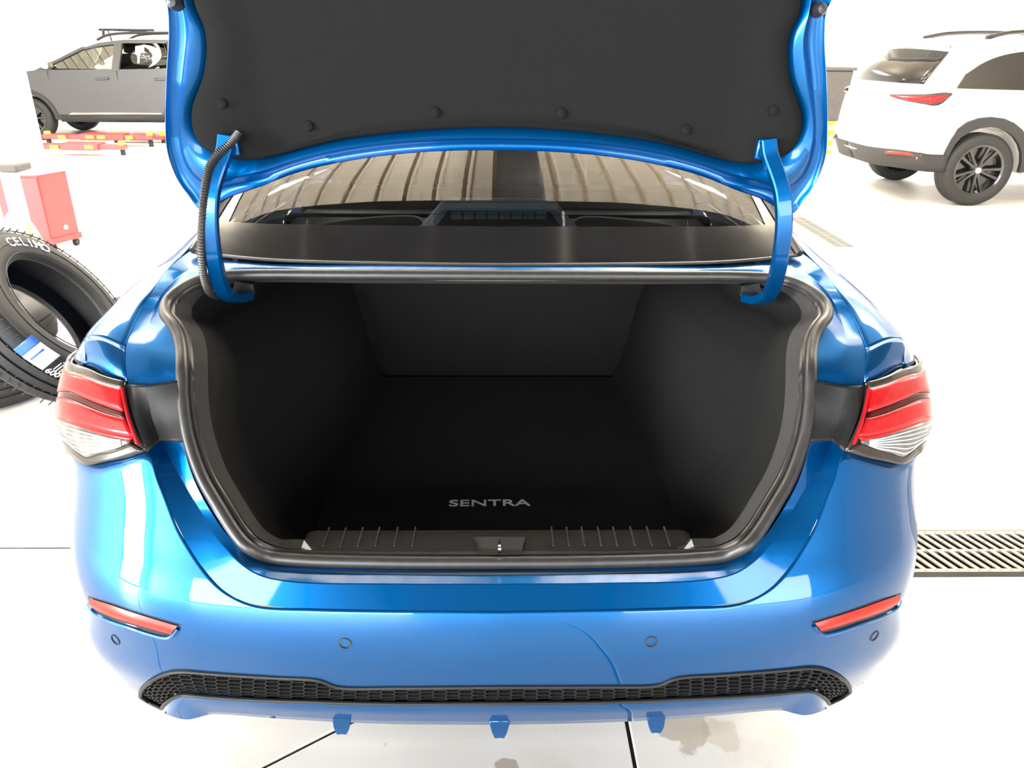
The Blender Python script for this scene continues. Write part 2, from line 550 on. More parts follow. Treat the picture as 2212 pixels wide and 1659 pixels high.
def inv(px, py):
    d = (_gp[:, 0] - px) ** 2 + (_gp[:, 1] - py) ** 2 + np.where(_face, 0, 1e9)
    i = int(d.argmin())
    t, z = float(_gt[i]), float(_gz[i])
    for _ in range(8):
        q = proj(S(t, z))
        qt = proj(S(t + .003, z))
        qz = proj(S(t, z + .002))
        J = np.array([[(qt[0] - q[0]) / .003, (qz[0] - q[0]) / .002], [(qt[1] - q[1]) / .003, (qz[1] - q[1]) / .002]])
        try:
            s = np.linalg.solve(J, np.array([px - q[0], py - q[1]]))
        except Exception:
            break
        s = np.clip(s, -.03, .03)
        t += float(s[0]); z += float(s[1])
        t = min(max(t, -.02), 1.1)
    return t, z

def tz(p):
    """control point: pixel (>5) or surface parameters (t, z)"""
    if p[0] == 'c':
        return V((0, inv(1074, p[1])[1], 0))
    if p[0] > 5:
        a = inv(p[0], p[1])
        return V((a[0], a[1], 0))
    return V((p[0], p[1], 0))

def surf_patch(top, bot, k=5, rows=6, off=0., lo=0., hi=1., offs=None):
    """rows of 3-D points between two control curves on the rear surface"""
    a = cr([tz(p) for p in top], k)
    b = cr([tz(p) for p in bot], k)
    out = []
    for i in range(rows + 1):
        s = lo + (hi - lo) * i / rows
        o = offs(i / rows) if offs else off
        out.append([S(p.x + (q.x - p.x) * s, p.y + (q.y - p.y) * s, o) for p, q in zip(a, b)])
    return out

def both(rows):
    """right half rows (starting on the centre line) -> whole width"""
    return [[mir(p) for p in reversed(r[1:])] + r for r in rows]

def pair(name, rows, mat, parent=car, par2=None, sol=0, **kw):
    a = MB().grid(rows).build(name, mat, parent, **kw)
    b = MB().grid([[mir(p) for p in reversed(r)] for r in rows]).build(name, mat, par2 or parent, **kw)
    if sol:
        solid(a, sol, 0); solid(b, sol, 0)
    return a, b

# ---- bumper
R0 = [('c', 1320), (1300, 1316), (1480, 1311), (1599, 1303), (1660, 1274), (1697, 1237), (1732, 1186), (1774, 1104), (1803, 1032), (1821, 978)]
GT = [('c', 1483), (1300, 1482), (1420, 1479), (1462, 1464), (1556, 1457), (1640, 1451), (1700, 1446), (1747, 1442), (1776, 1445), (1808, 1458), (1832, 1479), (1836, 1494)]
GB = [('c', 1518), (1300, 1516), (1420, 1512), (1462, 1510), (1556, 1506), (1640, 1501), (1690, 1497), (1726, 1493), (1747, 1492), (1767, 1498), (1785, 1511), (1791, 1520)]
bt = R0 + [(1885, 990), (1941, 1001), (1962, 990), (.85, .845), (1.0, .86), (1.1, .88)]
bb = GT[:11] + [(1837, 1496), (1848, 1494), (.64, .375), (.82, .36), (1.1, .36)]
# equal counts
assert len(bt) == len(bb), (len(bt), len(bb))
rows = both(surf_patch(bt, bb, 6, 26))
bumper = MB().grid(rows).build('rear_bumper', M['blue'], car, sh=50)
solid(bumper, .002, 0)
# ---- lower grille: backing, frame and honeycomb
rows = both(surf_patch(GT, GB, 6, 6, off=-.018))
grille = MB().grid(rows).build('lower_grille', M['seam'], car)
mb = MB()
for cv in (GT, GB):
    e = cr([S(*tz(p)[:2], .001) for p in cv], 6)
    mb.tube([mir(p) for p in reversed(e[1:])] + e, .0042, 8)
e = cr([S(*tz(p)[:2], .001) for p in (GT[-1], (1820, 1509), GB[-1])], 4)
mb.tube(e, .004, 8); mb.tube([mir(p) for p in e], .004, 8)
for f_ in (lambda p: p, mir):
    mb.grid([[f_(p) for p in e], [f_(p + V((-.012, .03, .004))) for p in e], [f_(p + V((-.03, .08, .01))) for p in e]])
mb.build('grille_frame', M['black'], grille)
# honeycomb ridges
ga = cr([tz(p) for p in GT], 12)
gb = cr([tz(p) for p in GB], 12)
gmid = [S((p.x + q.x) / 2, (p.y + q.y) / 2) for p, q in zip(ga, gb)]
glen = [0.]
for i in range(1, len(gmid)):
    glen.append(glen[-1] + (gmid[i] - gmid[i - 1]).length)
ghgt = [(S(p.x, p.y) - S(q.x, q.y)).length for p, q in zip(ga, gb)]
def gpt(s, v, off):
    """s: metres along the grille, v: metres above its lower edge"""
    s = min(max(s, 0), glen[-1])
    ii = np.interp(s, glen, range(len(glen)))
    i = min(int(ii), len(ga) - 2); fr = ii - i
    a = ga[i].lerp(ga[i + 1], fr); b = gb[i].lerp(gb[i + 1], fr)
    h = ghgt[i] + (ghgt[i + 1] - ghgt[i]) * fr
    q = b.lerp(a, min(max(v / h, 0), 1))
    return S(q.x, q.y, off), h
mb = MB()
cw, ch, rw = .0250, .0122, .0019
def ridge(s0, v0, s1, v1):
    h0, h1 = gpt(s0, 0, 0)[1], gpt(s1, 0, 0)[1]
    if v0 > h0 and v1 > h1: return
    if max(s0, s1) > glen[-1] - .002: return
    d = V((s1 - s0, v1 - v0, 0)); L = d.length
    if L < 1e-6: return
    nx, ny = -d.y / L * rw / 2, d.x / L * rw / 2
    quad = [(s0 + nx, v0 + ny), (s1 + nx, v1 + ny), (s1 - nx, v1 - ny), (s0 - nx, v0 - ny)]
    for sg in (1, -1):
        f_ = [gpt(a, b, -.004)[0] for a, b in quad]
        k_2 = [gpt(a, b, -.017)[0] for a, b in quad]
        if sg < 0:
            f_ = [mir(p) for p in f_]; k_2 = [mir(p) for p in k_2]
        mb.add(f_ + k_2, [(0, 1, 2, 3), (0, 4, 5, 1), (1, 5, 6, 2), (2, 6, 7, 3), (3, 7, 4, 0)])
nc = int(glen[-1] / cw) + 2
for r in range(6):
    for c in range(nc):
        s0 = c * cw
        odd = (c + r) % 2
        v0 = (r + .15) * ch
        # flat top of each cell; neighbouring columns sit half a cell higher, joined by zigzag links
        v1 = (r + .15 + (.5 if c % 2 else 0)) * ch
        ridge(s0 + .0025, v1, s0 + cw - .0025, v1)
        k2 = -1 if c % 2 else 1
        ridge(s0 + .0025 * k2, v0, s0 - .0025 * k2, v0 + ch * .5)
        ridge(s0 - .0025 * k2, v0 + ch * .5, s0 + .0025 * k2, v0 + ch)
mb.build('honeycomb', M['black'], grille, smooth=False)

# ---- lower lip with three fins
def down(curve, dz, dy, dx=0):
    return [p + V((dx, dy, dz)) for p in curve]
lt = cr([S(*tz(p)[:2], .0) for p in GB], 6)
l1 = cr([PY(*p) if p[0] > 5 else p for p in [tuple(C0(1537, 1.118)), (1300, 1534, 1.118), (1420, 1530, 1.122), (1462, 1528, 1.125), (1556, 1523, 1.132), (1640, 1517, 1.145), (1690, 1513, 1.15), (1726, 1511, 1.16), (1745, 1512, 1.165), (1760, 1518, 1.17), (1772, 1527, 1.18), (1783, 1532, 1.195)]], 6)
l2 = cr([PY(*p) if p[0] > 5 else p for p in [tuple(C0(1566, 1.145)), (1300, 1561, 1.145), (1420, 1555, 1.15), (1462, 1552, 1.15), (1556, 1545, 1.16), (1640, 1537, 1.165), (1690, 1535, 1.17), (1715, 1541, 1.17), (1735, 1545, 1.172), (1755, 1543, 1.178), (1773, 1537, 1.185), (1786, 1531, 1.2)]], 6)
l3 = [p + V((0, .22, .02)) for p in l2]
def blend(a, b, t): return [p.lerp(q, t) for p, q in zip(a, b)]
rows = [lt, blend(lt, l1, .25), blend(lt, l1, .6), l1, blend(l1, l2, .3), blend(l1, l2, .7), l2, [p + V((0, .02, -.003)) for p in l2], l3]
lip = MB().grid(both(rows)).build('lower_lip', M['blue'], car, sh=60)
def fin(px, top, bot, wt, wb, Y):
    def q(x, y, YY): return PY(x, y, YY)
    a = [q(px - wt, top, Y + .004), q(px + wt, top, Y + .004), q(px + wb, bot, Y + .008), q(px - wb, bot, Y + .008)]
    a.insert(3, q(px, bot + 2, Y + .006))
    a.insert(2, q(px + wb * 1.35, (top + bot) / 2 + 4, Y - .006)); 
    a.append(q(px - wb * 1.35, (top + bot) / 2 + 4, Y - .006))
    f = MB().prism(a, (0, .16, .03)).build('diffuser_fin', M['blue'], lip, sh=25)
    bevel(f, .004, 2)
fin(1079, 1555, 1596, 27, 13, 1.135)
fin(1418, 1540, 1585, 24, 13, 1.142)
fin(738, 1545, 1588, 24, 13, 1.142)

# ---- bumper reflectors in dark recesses, parking sensors
for sg in (1, -1):
    tp = [(1758, 1344), (1800, 1331), (1850, 1315), (1900, 1297), (1940, 1283)]
    bo = [(1772, 1361), (1810, 1351), (1850, 1338), (1900, 1321), (1933, 1305)]
    f_ = (lambda q: q) if sg > 0 else mir
    def fx_(rows): return [[f_(p) for p in (r if sg > 0 else list(reversed(r)))] for r in rows]
    base = MB().grid(fx_(surf_patch([(1752, 1342), (1800, 1328), (1850, 1312), (1900, 1294), (1945, 1280)], [(1776, 1367), (1812, 1358), (1852, 1345), (1905, 1327), (1940, 1305)], 5, 4, off=.0015))).build('reflector_recess', M['gloss_black'], car)
    lens = MB().grid(fx_(surf_patch(tp, bo, 5, 4, offs=lambda s: .003 + .004 * math.sin(math.pi * s)))).build('reflector_lens', M['reflector'], base)
    e = cr([S(*tz(p)[:2], .002) for p in [(1757, 1350), (1768, 1364), (1780, 1369), (1815, 1361), (1855, 1347), (1905, 1329), (1935, 1310), (1942, 1295)]], 5)
    MB().tube([f_(p) for p in e], .0042, 8).build('reflector_lip', M['blue'], base)
    for (px, py) in ((1406, 1386), (1888, 1373)):
        t, z = inv(px, py)
        c = S(t, z); n = (S(t, z, .01) - c).normalized()
        c, n = f_(c), f_(n)
        s = MB().lathe([(.0002, .0007), (.0088, .0007), (.0098, .0003), (.0098, -.004)], c, n, 28, closed=False).build('parking_sensor', M['blue'], bumper)
        MB().lathe([(.0098, .0026), (.0122, .0022), (.0122, -.002), (.0098, -.002)], c, n, 28).build('sensor_ring', M['seam'], bumper)

# ---- trunk opening surround: flange, gutter and gutter wall
def pt(p):
    if p[0] == 'c': return C0(p[1], p[2]) if len(p) > 2 else S(*tz(p)[:2])
    if len(p) == 2:
        a = inv(*p); return S(*a)
    return PY(*p)
inner = [('c', 585, 1.69), (1400, 586, 1.69), (1640, 589, 1.70), (1695, 597, 1.685), (1737, 610, 1.65), (1773, 633, 1.61), (1796, 665, 1.56), (1785, 702, 1.50), (1768, 745, 1.45), (1762, 800, 1.39), (1760, 830, 1.375), (1755, 910, 1.335), (1748, 955, 1.31), (1741, 990, 1.285), (1722, 1045, 1.255), (1690, 1104, 1.225), (1639, 1171, 1.185), (1573, 1209, 1.187), (1500, 1219, 1.185), (1300, 1226, 1.183), ('c', 1229, 1.183)]
midg = [('c', 580, 1.70), (1400, 581, 1.70), (1640, 582, 1.71), (1712, 580, 1.72), (1750, 597, 1.69), (1787, 632, 1.63), (1808, 668, 1.575), (1824, 715, 1.50), (1828, 745, 1.45), (1820, 780, 1.41), (1817, 824, 1.375), (1808, 900, 1.345), (1793, 954, 1.325), (1775, 990, 1.30), (1748, 1042, 1.265), (1713, 1101, 1.23), (1665, 1176, 1.178), (1599, 1233, 1.148), (1530, 1252, 1.142), (1300, 1260, 1.141), ('c', 1262, 1.141)]
outer = [('c', 574, 1.715), (1400, 574, 1.715), (1640, 570, 1.73), (1735, 545, 1.79), (1781, 588, 1.68), (1812, 636, 1.60), (1834, 668, 1.56), (1855, 713, 1.50), (1871, 755), (1868, 800), (1864, 830), (1842, 920), (1821, 978), (1810, 1015), (1795, 1055), (1760, 1133), (1715, 1215), (1650, 1281), (1560, 1306), (1300, 1316), ('c', 1320)]
Pi, Pm, Po = [[pt(p) for p in q] for q in (inner, midg, outer)]
ri, rm, ro = cr(Pi, 6), cr(Pm, 6), cr(Po, 6)
rows = [[p + V((0, .03, -.03)) for p in ri], ri, blend(ri, rm, .5), blend(ri, rm, .96), blend(rm, ro, .03), blend(rm, ro, .5), ro]
full = [r + [mir(p) for p in reversed(r[1:-1])] for r in rows]
MB().grid(full, cu=True).build('trunk_surround', M['blue_in'], car, sh=11)
# pinch groove across the ledge
gv = cr([C0(1239, 1.170), PY(1300, 1238, 1.170), PY(1480, 1234, 1.172), PY(1592, 1230, 1.172)], 6)
MB().tube([mir(p) for p in reversed(gv[1:])] + gv, .0032, 8).build('ledge_groove', M['seam'], car)

# ---- weatherstrip around the opening
seal = [('c', 595, 1.675), (1400, 596, 1.675), (1630, 598, 1.68), (1688, 603, 1.665), (1728, 615, 1.635), (1763, 636, 1.595), (1783, 659, 1.565), (1786, 683, 1.53), (1772, 703, 1.50), (1760, 725, 1.475), (1753, 755, 1.44), (1751, 800, 1.39), (1750, 850, 1.36), (1745, 905, 1.33), (1735, 955, 1.305), (1709, 1029, 1.265), (1676, 1088, 1.23), (1636, 1152, 1.195), (1611, 1179, 1.18), (1570, 1198, 1.19), (1505, 1206, 1.19), (1300, 1213, 1.19), ('c', 1215, 1.19)]
sp = cr([pt(p) for p in seal], 6)
loop = sp + [mir(p) for p in reversed(sp[1:-1])]
ctr = V((0, 1.42, .93))
strip = MB().tube(loop, .0125, 12, closed=True, ref=V((0, .6, .8))).build('weatherstrip', M['rubber'], car)
lp2 = [p + (ctr - p).normalized() * .013 + V((0, .008, -.002)) for p in loop]
MB().tube(lp2, .0065, 8, closed=True, ref=V((0, .6, .8))).build('seal_lip', M['rubber'], strip)
lp3 = [p - (ctr - p).normalized() * .009 + V((0, .010, -.004)) for p in loop]
MB().tube(lp3, .007, 8, closed=True, ref=V((0, .6, .8))).build('seal_bead', M['rubber'], strip)

# ---- trunk interior
a0 = [p + (ctr - p).normalized() * .018 + V((0, .012, 0)) for p in sp]
bnd = [('c', 1143, 1.27), (1300, 1143, 1.27), (1496, 1141, 1.272), (1546, 1133, 1.275), (1573, 1120, 1.28), (1613, 1088, 1.29), (1639, 1054, 1.30), (1676, 1001, 1.33), (1728, 925, 1.36)]
def inner_row(y_, fx, ztop, zbot, wh=0):
    out = []
    for p in sp:
        s = min(max((p.z - .72) / (1.11 - .72), 0), 1)
        z = zbot + (ztop - zbot) * s
        xx = p.x * (fx - wh * math.sin(math.pi * s) ** 1.0 * (1 if p.x > .3 else 0))
        out.append(V((xx, y_ if callable(y_) is False else y_(p, s), z)))
    return out
b1 = inner_row(lambda p, s: p.y + .055, .955, 1.085, .715)
b2 = inner_row(lambda p, s: p.y + .10, .93, 1.075, .60)
b3 = inner_row(lambda p, s: max(p.y + .2, 1.55), .93, 1.065, .575)
b4 = inner_row(1.85, .92, 1.05, .575, .16)
b5 = inner_row(2.12, .90, 1.05, .575, .20)
b6 = inner_row(2.36, .86, 1.05, .575, .12)
tr = MB().grid(both([list(reversed(r)) for r in (a0, b1)])) if False else None
def ring(rows, name, mat):
    full = [r + [mir(p) for p in reversed(r[1:-1])] for r in rows]
    return MB().grid(full, cu=True).build(name, mat, car, sh=60)
ring([a0, blend(a0, b1, .5), b1], 'trunk_edge_trim', M['trim_carpet'])
ring([b1, b2, b3, b4, b5, b6], 'trunk_liner', M['liner'])
# rear seat back: two halves
o = MB().box((0, 2.385, .80), (1.32, .06, .62)).build('seat_back', M['liner'], car)
bevel(o, .02, 2)
# floor mat
poly = [(.545, 1.33), (.60, 1.42), (.61, 1.60), (.56, 1.72), (.52, 1.85), (.50, 2.33)]
pp = [(0, 1.315), (.40, 1.315), (.50, 1.32)] + poly
out = [V((x, y, .59)) for x, y in pp] + [V((-x, y, .59)) for x, y in reversed(pp[1:])]
mat_ = MB().prism(out, (0, 0, -.012)).build('trunk_mat', M['carpet'], car)
bevel(mat_, .004, 2)
c = PZ(1057, 1087, .5915)
text_mesh('SENTRA', .038, 'mat_lettering', M['lettering'], mat_, Matrix.Translation(c) @ Matrix.Rotation(.012, 4, 'Z'), .0008, .0, 1.42, .0004)
# sill garnish with ribs, end caps, latch pocket and striker
gy0, gy1, gz = 1.203, 1.282, .716
sec = [V((0, gy0 - .004, gz - .035)), V((0, gy0, gz - .006)), V((0, gy0 + .008, gz)), V((0, gy1 - .012, gz + .002)), V((0, gy1, gz - .006)), V((0, gy1 + .006, gz - .13))]
xs_ = [-.378, -.37, -.36, -.2, -.075, .075, .2, .36, .37, .378]
rows = []
for i, X in enumerate(xs_):
    e = .008 if i in (0, len(xs_) - 1) else (.002 if i in (1, len(xs_) - 2) else 0)
    rows.append([q + V((X, 0, -e)) for q in sec])
sill = MB().grid(rows).build('sill_garnish', M['garnish'], car, sh=40)
for X in (-.335, -.302, -.269, -.236, -.20, -.165, .105, .135, .165, .197, .228, .262, .295, .33):
    MB().box((X, (gy0 + gy1) / 2 + .008, gz + .0015), (.003, .062, .003)).build('sill_rib', M['trim_carpet'], sill, smooth=False)
for X in (-.366, .366):
    o = MB().add([V((X - .016 * (1 if X > 0 else -1), gy0, gz + .001)), V((X + .009 * (1 if X > 0 else -1), gy0, gz + .001)), V((X + .009 * (1 if X > 0 else -1), gy0 + .035, gz + .003)),
                  V((X - .016 * (1 if X > 0 else -1), gy0 - .003, gz - .006)), V((X + .009 * (1 if X > 0 else -1), gy0 - .003, gz - .006))],
                 [(0, 1, 2), (0, 3, 4, 1)]).build('sill_end_cap', M['shelf'], sill, smooth=False)
# latch pocket: raised rim round a recess
pk = [PZ(1021, 1160, gz + .003), PZ(1137, 1160, gz + .003), PZ(1131, 1178, gz + .003), PZ(1128, 1190, gz + .003), PZ(1032, 1190, gz + .003), PZ(1030, 1178, gz + .003)]
pb = [p + V((0, 0, .001)) for p in pk]
pf = MB().prism(pb, (0, 0, -.002)).build('latch_pocket', M['seam'], sill, smooth=False)
MB().tube(pb, .0016, 6, closed=True).build('pocket_rim', M['garnish'], pf)
st = [PZ(1079, 1168, gz + .003), PZ(1079, 1172, gz + .018), PZ(1079, 1184, gz + .022), PZ(1079, 1192, gz + .004)]
MB().tube(cr(st, 5), .0035, 8).build('latch_striker', M['chrome'], pf)

# ---- quarter panels (shoulder, rear face, side)
A = [pt(p) for p in [(1871, 755), (1855, 713, 1.50), (1834, 668, 1.56), (1812, 636, 1.60), (1781, 588, 1.68), (1735, 541, 1.79)]] + [V((.652, 2.05, 1.276)), V((.578, 2.42, 1.405))]
B = [PY(*p) for p in [(1951, 736, 1.485), (1940, 715, 1.53), (1914, 686, 1.60), (1878, 652, 1.70), (1833, 615, 1.83), (1790, 584, 1.97)]] + [V((.80, 2.25, 1.10)), V((.775, 2.62, 1.12))]
Cc = [S(.60, .995), S(.72, .99), S(.82, .985), V((.880, 1.70, .985)), V((.89, 1.83, .985)), V((.893, 1.97, .98)), V((.893, 2.25, .97)), V((.89, 2.62, .97))]
D = [S(.86, .93), S(.94, .925), S(1.0, .92), V((.903, 1.75, .90)), V((.905, 1.85, .90)), V((.906, 1.98, .90)), V((.905, 2.25, .90)), V((.903, 2.62, .90))]
ra, rb, rc, rd = (cr(q, 6) for q in (A, B, Cc, D))
m1 = [p.lerp(q, .5) + V((.004, 0, .012)) for p, q in zip(ra, rb)]
full = [[V(x) for x in r] for r in zip(*[cr([a, m, b, c_, d_], 4) for a, m, b, c_, d_ in zip(ra, m1, rb, rc, rd)])]
pair('quarter_panel', full, M['blue'], sol=.003, sh=60)
# rear face of the shoulder above the tail light
ftop = [r[0].copy() for r in full][:13]
fbot = cr([S(*inv(*p)) for p in [(1866, 826), (1893, 820), (1920, 810), (1944, 797)]] + [S(.70, .985)], 3)
rows = [ftop, [p.lerp(q, .12) + V((0, -.003, 0)) for p, q in zip(ftop, fbot)], blend(ftop, fbot, .5), fbot]
pair('shoulder_end', rows, M['blue'], sh=60, sol=.003)

# ---- tail lights: lens bands on the body surface, black inner trim
TLt = [(1866, 830), (1900, 821), (1940, 803), (.70, .985), (.82, .978), (.93, .970)]
TL1 = [(1869, 844), (1905, 834), (1945, 818), (.70, .973), (.82, .966), (.93, .958)]
TL2 = [(1866, 893), (1900, 882), (1940, 866), (1975, 850), (.83, .925), (.93, .928)]
TL3 = [(1862, 907), (1900, 897), (1940, 881), (1977, 865), (.83, .915), (.93, .918)]
TL4 = [(1845, 944), (1885, 938), (1930, 926), (1975, 908), (.83, .890), (.93, .895)]
TL5 = [(1830, 962), (1870, 976), (1905, 985), (1940, 988), (1968, 962), (.82, .853)]
TL6 = [(1822, 974), (1868, 988), (1905, 995), (1941, 1001), (1970, 980), (.84, .84)]
def lens(name, a, b, mat, base, sg, off=.010, rows=4, bulge=.0):
    r = surf_patch(a, b, 6, rows, offs=lambda s: off + bulge * math.sin(math.pi * s))
    if sg < 0: r = [[mir(p) for p in reversed(q)] for q in r]
    return solid(MB().grid(r).build(name, mat, base), .006, 0)
for sg in (1, -1):
    hous = lens('tail_light', TLt, TL6, M['smoke_lens'], car, sg, off=.002, rows=10)
    lens('upper_border', TLt, TL1, M['smoke_lens'], hous, sg, off=.010)
    lens('red_lens', TL1, TL2, M['red_lens'], hous, sg, off=.010)
    lens('dark_band', TL2, TL3, M['dark_lens'], hous, sg, off=.008)
    lens('red_lens', TL3, TL4, M['red_lens'], hous, sg, off=.010)
    lens('red_lens', TL4, [TL4[0]] + [(1870, 955), (1905, 945), (1940, 933), (1976, 918), (.84, .888)], M['red_lens'], hous, sg, off=.010) if False else None
    # clear reversing lens in a rising wedge, red below-left of it
    clr_t = [(1852, 953), (1885, 946), (1930, 932), (1976, 914), (.83, .886), (.93, .890)]
    clr_b = [(1852, 957), (1880, 969), (1912, 977), (1940, 984), (1968, 960), (.82, .856)]
    lens('red_lens', TL4, clr_t, M['red_lens'], hous, sg, off=.010, rows=2)
    lens('clear_lens', clr_t, clr_b, M['clear_lens'], hous, sg, off=.010, rows=5)
    lens('lower_border', clr_b, TL6, M['smoke_lens'], hous, sg, off=.009, rows=3)
    # ribs inside the clear lens
    for f in (.15, .3, .45, .6, .75, .9):
        a_ = cr([tz(p) for p in clr_t], 4); b_ = cr([tz(p) for p in clr_b], 4)
        e = [S(p.x + (q.x - p.x) * f, p.y + (q.y - p.y) * f, .0135) for p, q in zip(a_, b_)][2:]
        if sg < 0: e = [mir(p) for p in e]
        MB().tube(e, .0014, 6).build('lens_rib', M['shelf'], hous)
    # thin red inner edge
    e = cr([S(*inv(*p), .012) for p in [(1868, 845), (1861, 880), (1850, 920), (1834, 960)]], 5)
    if sg < 0: e = [mir(p) for p in e]
    MB().tube(e, .003, 8).build('lens_edge', M['red_lens'], hous)
    # black trim between lamp and opening
    T1 = [PY(1762, 824, 1.365), PY(1760, 860, 1.345), PY(1755, 910, 1.325), PY(1749, 955, 1.30)]
    T2 = [PY(1828, 834, 1.355), PY(1821, 870, 1.345), PY(1810, 915, 1.330), PY(1797, 952, 1.312)]
    T3 = [S(*inv(*p), .004) for p in [(1866, 834), (1857, 880), (1842, 925), (1821, 976)]]
    T0 = [p + V((-.004, .05, -.01)) for p in T1]
    t0, t1, t2, t3 = (cr(q, 6) for q in (T0, T1, T2, T3))
    r = [t0, t1, blend(t1, t2, .33), blend(t1, t2, .66), blend(t1, t2, .97), blend(t2, t3, .03), blend(t2, t3, .5), t3]
    if sg < 0: r = [[mir(p) for p in reversed(q)] for q in r]
    solid(MB().grid(r).build('lamp_trim', M['black'], car, sh=25), .004, 0)

# ---- rear window, frit band, pillars, shelf, high brake light
gb_ = [C0(572, 1.716), PY(1300, 571, 1.717), PY(1560, 566, 1.722), PY(1722, 552, 1.755)]
gm_ = [V((0, 2.03, 1.297)), V((.34, 2.03, 1.296)), V((.56, 2.03, 1.291)), V((.645, 2.032, 1.283))]
gt_ = [V((0, 2.42, 1.428)), V((.32, 2.42, 1.424)), V((.49, 2.42, 1.412)), V((.57, 2.42, 1.40))]
r1, r2, r3 = cr(gb_, 8), cr(gm_, 8), cr(gt_, 8)
cols = [cr([a, b, c_], 12) for a, b, c_ in zip(r1, r2, r3)]
grow = [[c_[i] for c_ in cols] for i in range(25)]
win = MB().grid(both(grow)).build('rear_window', M['glass'], car)
def frit_row(i, off=-.003):
    r = []
    for j, c_ in enumerate(cols):
        i0 = min(int(i), 23); p = c_[i0].lerp(c_[i0 + 1], i - i0)
        r.append(p + V((0, off, -off)))
    return r
MB().grid(both([frit_row(0, -.002), frit_row(1.5, -.002), frit_row(3.0, -.002), frit_row(4.4, -.002)])).build('frit_band', M['gloss_black'], win)
sd = [[cols[j][i] + V((.001, -.002, .002)) for i in range(25)] for j in (-3, -2, -1)]
for f_ in (lambda p: p, mir):
    MB().grid([[f_(p) for p in r] for r in sd]).build('side_frit', M['gloss_black'], win)
    MB().tube([f_(cols[-1][i] + V((.006, 0, .004))) for i in range(25)], .009, 8).build('window_seal', M['rubber'], win)
e = frit_row(0, 0)
MB().tube([mir(p) for p in reversed(e[1:])] + e, .004, 8).build('window_seal', M['rubber'], win)
# defroster lines
for i in np.arange(6, 22, 1.6):
    e = frit_row(float(i), .002)[:-3]
    MB().tube([mir(p) for p in reversed(e[1:])] + e, .0005, 4).build('defroster_line', M['garnish'], win)
# parcel shelf and lamp
sh_ = MB()
zr = 1.105
sh_.box((0, 2.27, zr - .02), (1.24, .46, .04))
shelf = sh_.build('parcel_shelf', M['shelf'], car)
bevel(shelf, .012, 2)
for sx in (-1, 1):
    pts = [(.28, 2.12), (.44, 2.09), (.53, 2.14), (.52, 2.24), (.40, 2.33), (.26, 2.36), (.22, 2.25)]
    lp = cr([V((sx * x, y, zr + .004)) for x, y in pts + pts[:1]], 5)[:-1]
    o = MB().prism(lp, (0, 0, -.01)).build('speaker_grille', M['bin'], shelf)
    MB().tube(lp, .004, 6, closed=True).build('speaker_rim', M['shelf'], shelf)
bl = [PY(905, 500, 2.06), PY(1250, 503, 2.06)]
Yb = 2.07
o1 = [PY(903, 502, Yb), PY(915, 492, Yb), PY(950, 450, Yb), PY(975, 446, Yb), PY(1185, 448, Yb), PY(1207, 453, Yb), PY(1240, 495, Yb), PY(1252, 504, Yb)]
lampb = MB().prism(o1, (0, .14, .0)).build('brake_light_housing', M['shelf'], shelf, sh=25)
bevel(lampb, .008, 3)
o2 = [PY(938, 494, Yb - .003), PY(967, 456, Yb - .003), PY(1190, 458, Yb - .003), PY(1216, 497, Yb - .003)]
MB().prism(o2, (0, -.002, 0)).build('brake_light_face', M['bin'], lampb, smooth=False)
for i in range(8):
    xa, xb_ = 974 + i * 26, 974 + i * 26 + 24
    q = [PY(xa, 458, Yb - .007), PY(xb_, 458, Yb - .007), PY(xb_, 474, Yb - .007), PY(xa, 474, Yb - .007)]
    o = MB().prism(q, (0, -.004, 0)).build('brake_light_cell', M['led'], lampb, smooth=False)
    bevel(o, .002, 2)
# cabin: rear seat, headrests, roof, pillars, sides, wheels
o = MB().box((0, 2.56, .95), (1.28, .14, .44)).build('rear_seat', M['cabin'], car); bevel(o, .04, 3)
for sx in (-.40, 0, .40):
    o = MB().box((sx, 2.62, 1.215), (.30, .10, .20)).build('headrest', M['cabin'], car); bevel(o, .04, 3)
for sx in (-.37, .37):
    o = MB().box((sx, 3.55, .95), (.50, .16, .66)).build('front_seat', M['cabin'], car); bevel(o, .05, 3)
    o = MB().box((sx, 3.58, 1.33), (.26, .09, .15)).build('headrest', M['cabin'], car); bevel(o, .03, 3)
rf = [cr([V((0, y, z + .02)), V((.32, y, z + .014)), V((.50, y, z)), V((w_, y, z - .03))], 6) for y, z, w_ in ((2.42, 1.408, .575), (2.7, 1.445, .60), (3.2, 1.455, .62), (3.7, 1.43, .62))]
solid(MB().grid(both(rf)).build('roof', M['blue'], car), .03, 1)
ws = [cr([V((0, y, z + .02)), V((.32, y, z + .014)), V((.50, y + .02, z)), V((w_, y + .06, z - .03))], 6) for y, z, w_ in ((3.7, 1.43, .62), (4.15, 1.22, .68), (4.62, 1.0, .74))]
MB().grid(both(ws)).build('windshield', M['tint_glass'], car)
hd = [cr([V((0, y, z + .03)), V((.4, y, z + .025)), V((.66, y, z)), V((w_, y + dy, z - .08))], 6) for y, z, w_, dy in ((4.55, 1.0, .84, 0), (5.0, .95, .86, 0), (5.5, .86, .84, -.08), (5.75, .68, .78, -.2), (5.78, .40, .76, -.2), (5.70, .24, .72, -.2))]
solid(MB().grid(both(hd)).build('hood', M['blue'], car, sh=60), .01, 1)
def zl(y):
    z = .24
    for yc in (2.13, 4.84):
        d = .37 ** 2 - (y - yc) ** 2
        if d > 0: z = max(z, .33 + math.sqrt(d))
    return z
ys = [1.98 + i * .06 for i in range(60)]
ys = [1.70] + [1.75 + i * .02 for i in range(42)] + [2.6 + i * .1 for i in range(19)] + [4.46 + i * .02 for i in range(38)] + [5.25, 5.4, 5.5]
rows = []
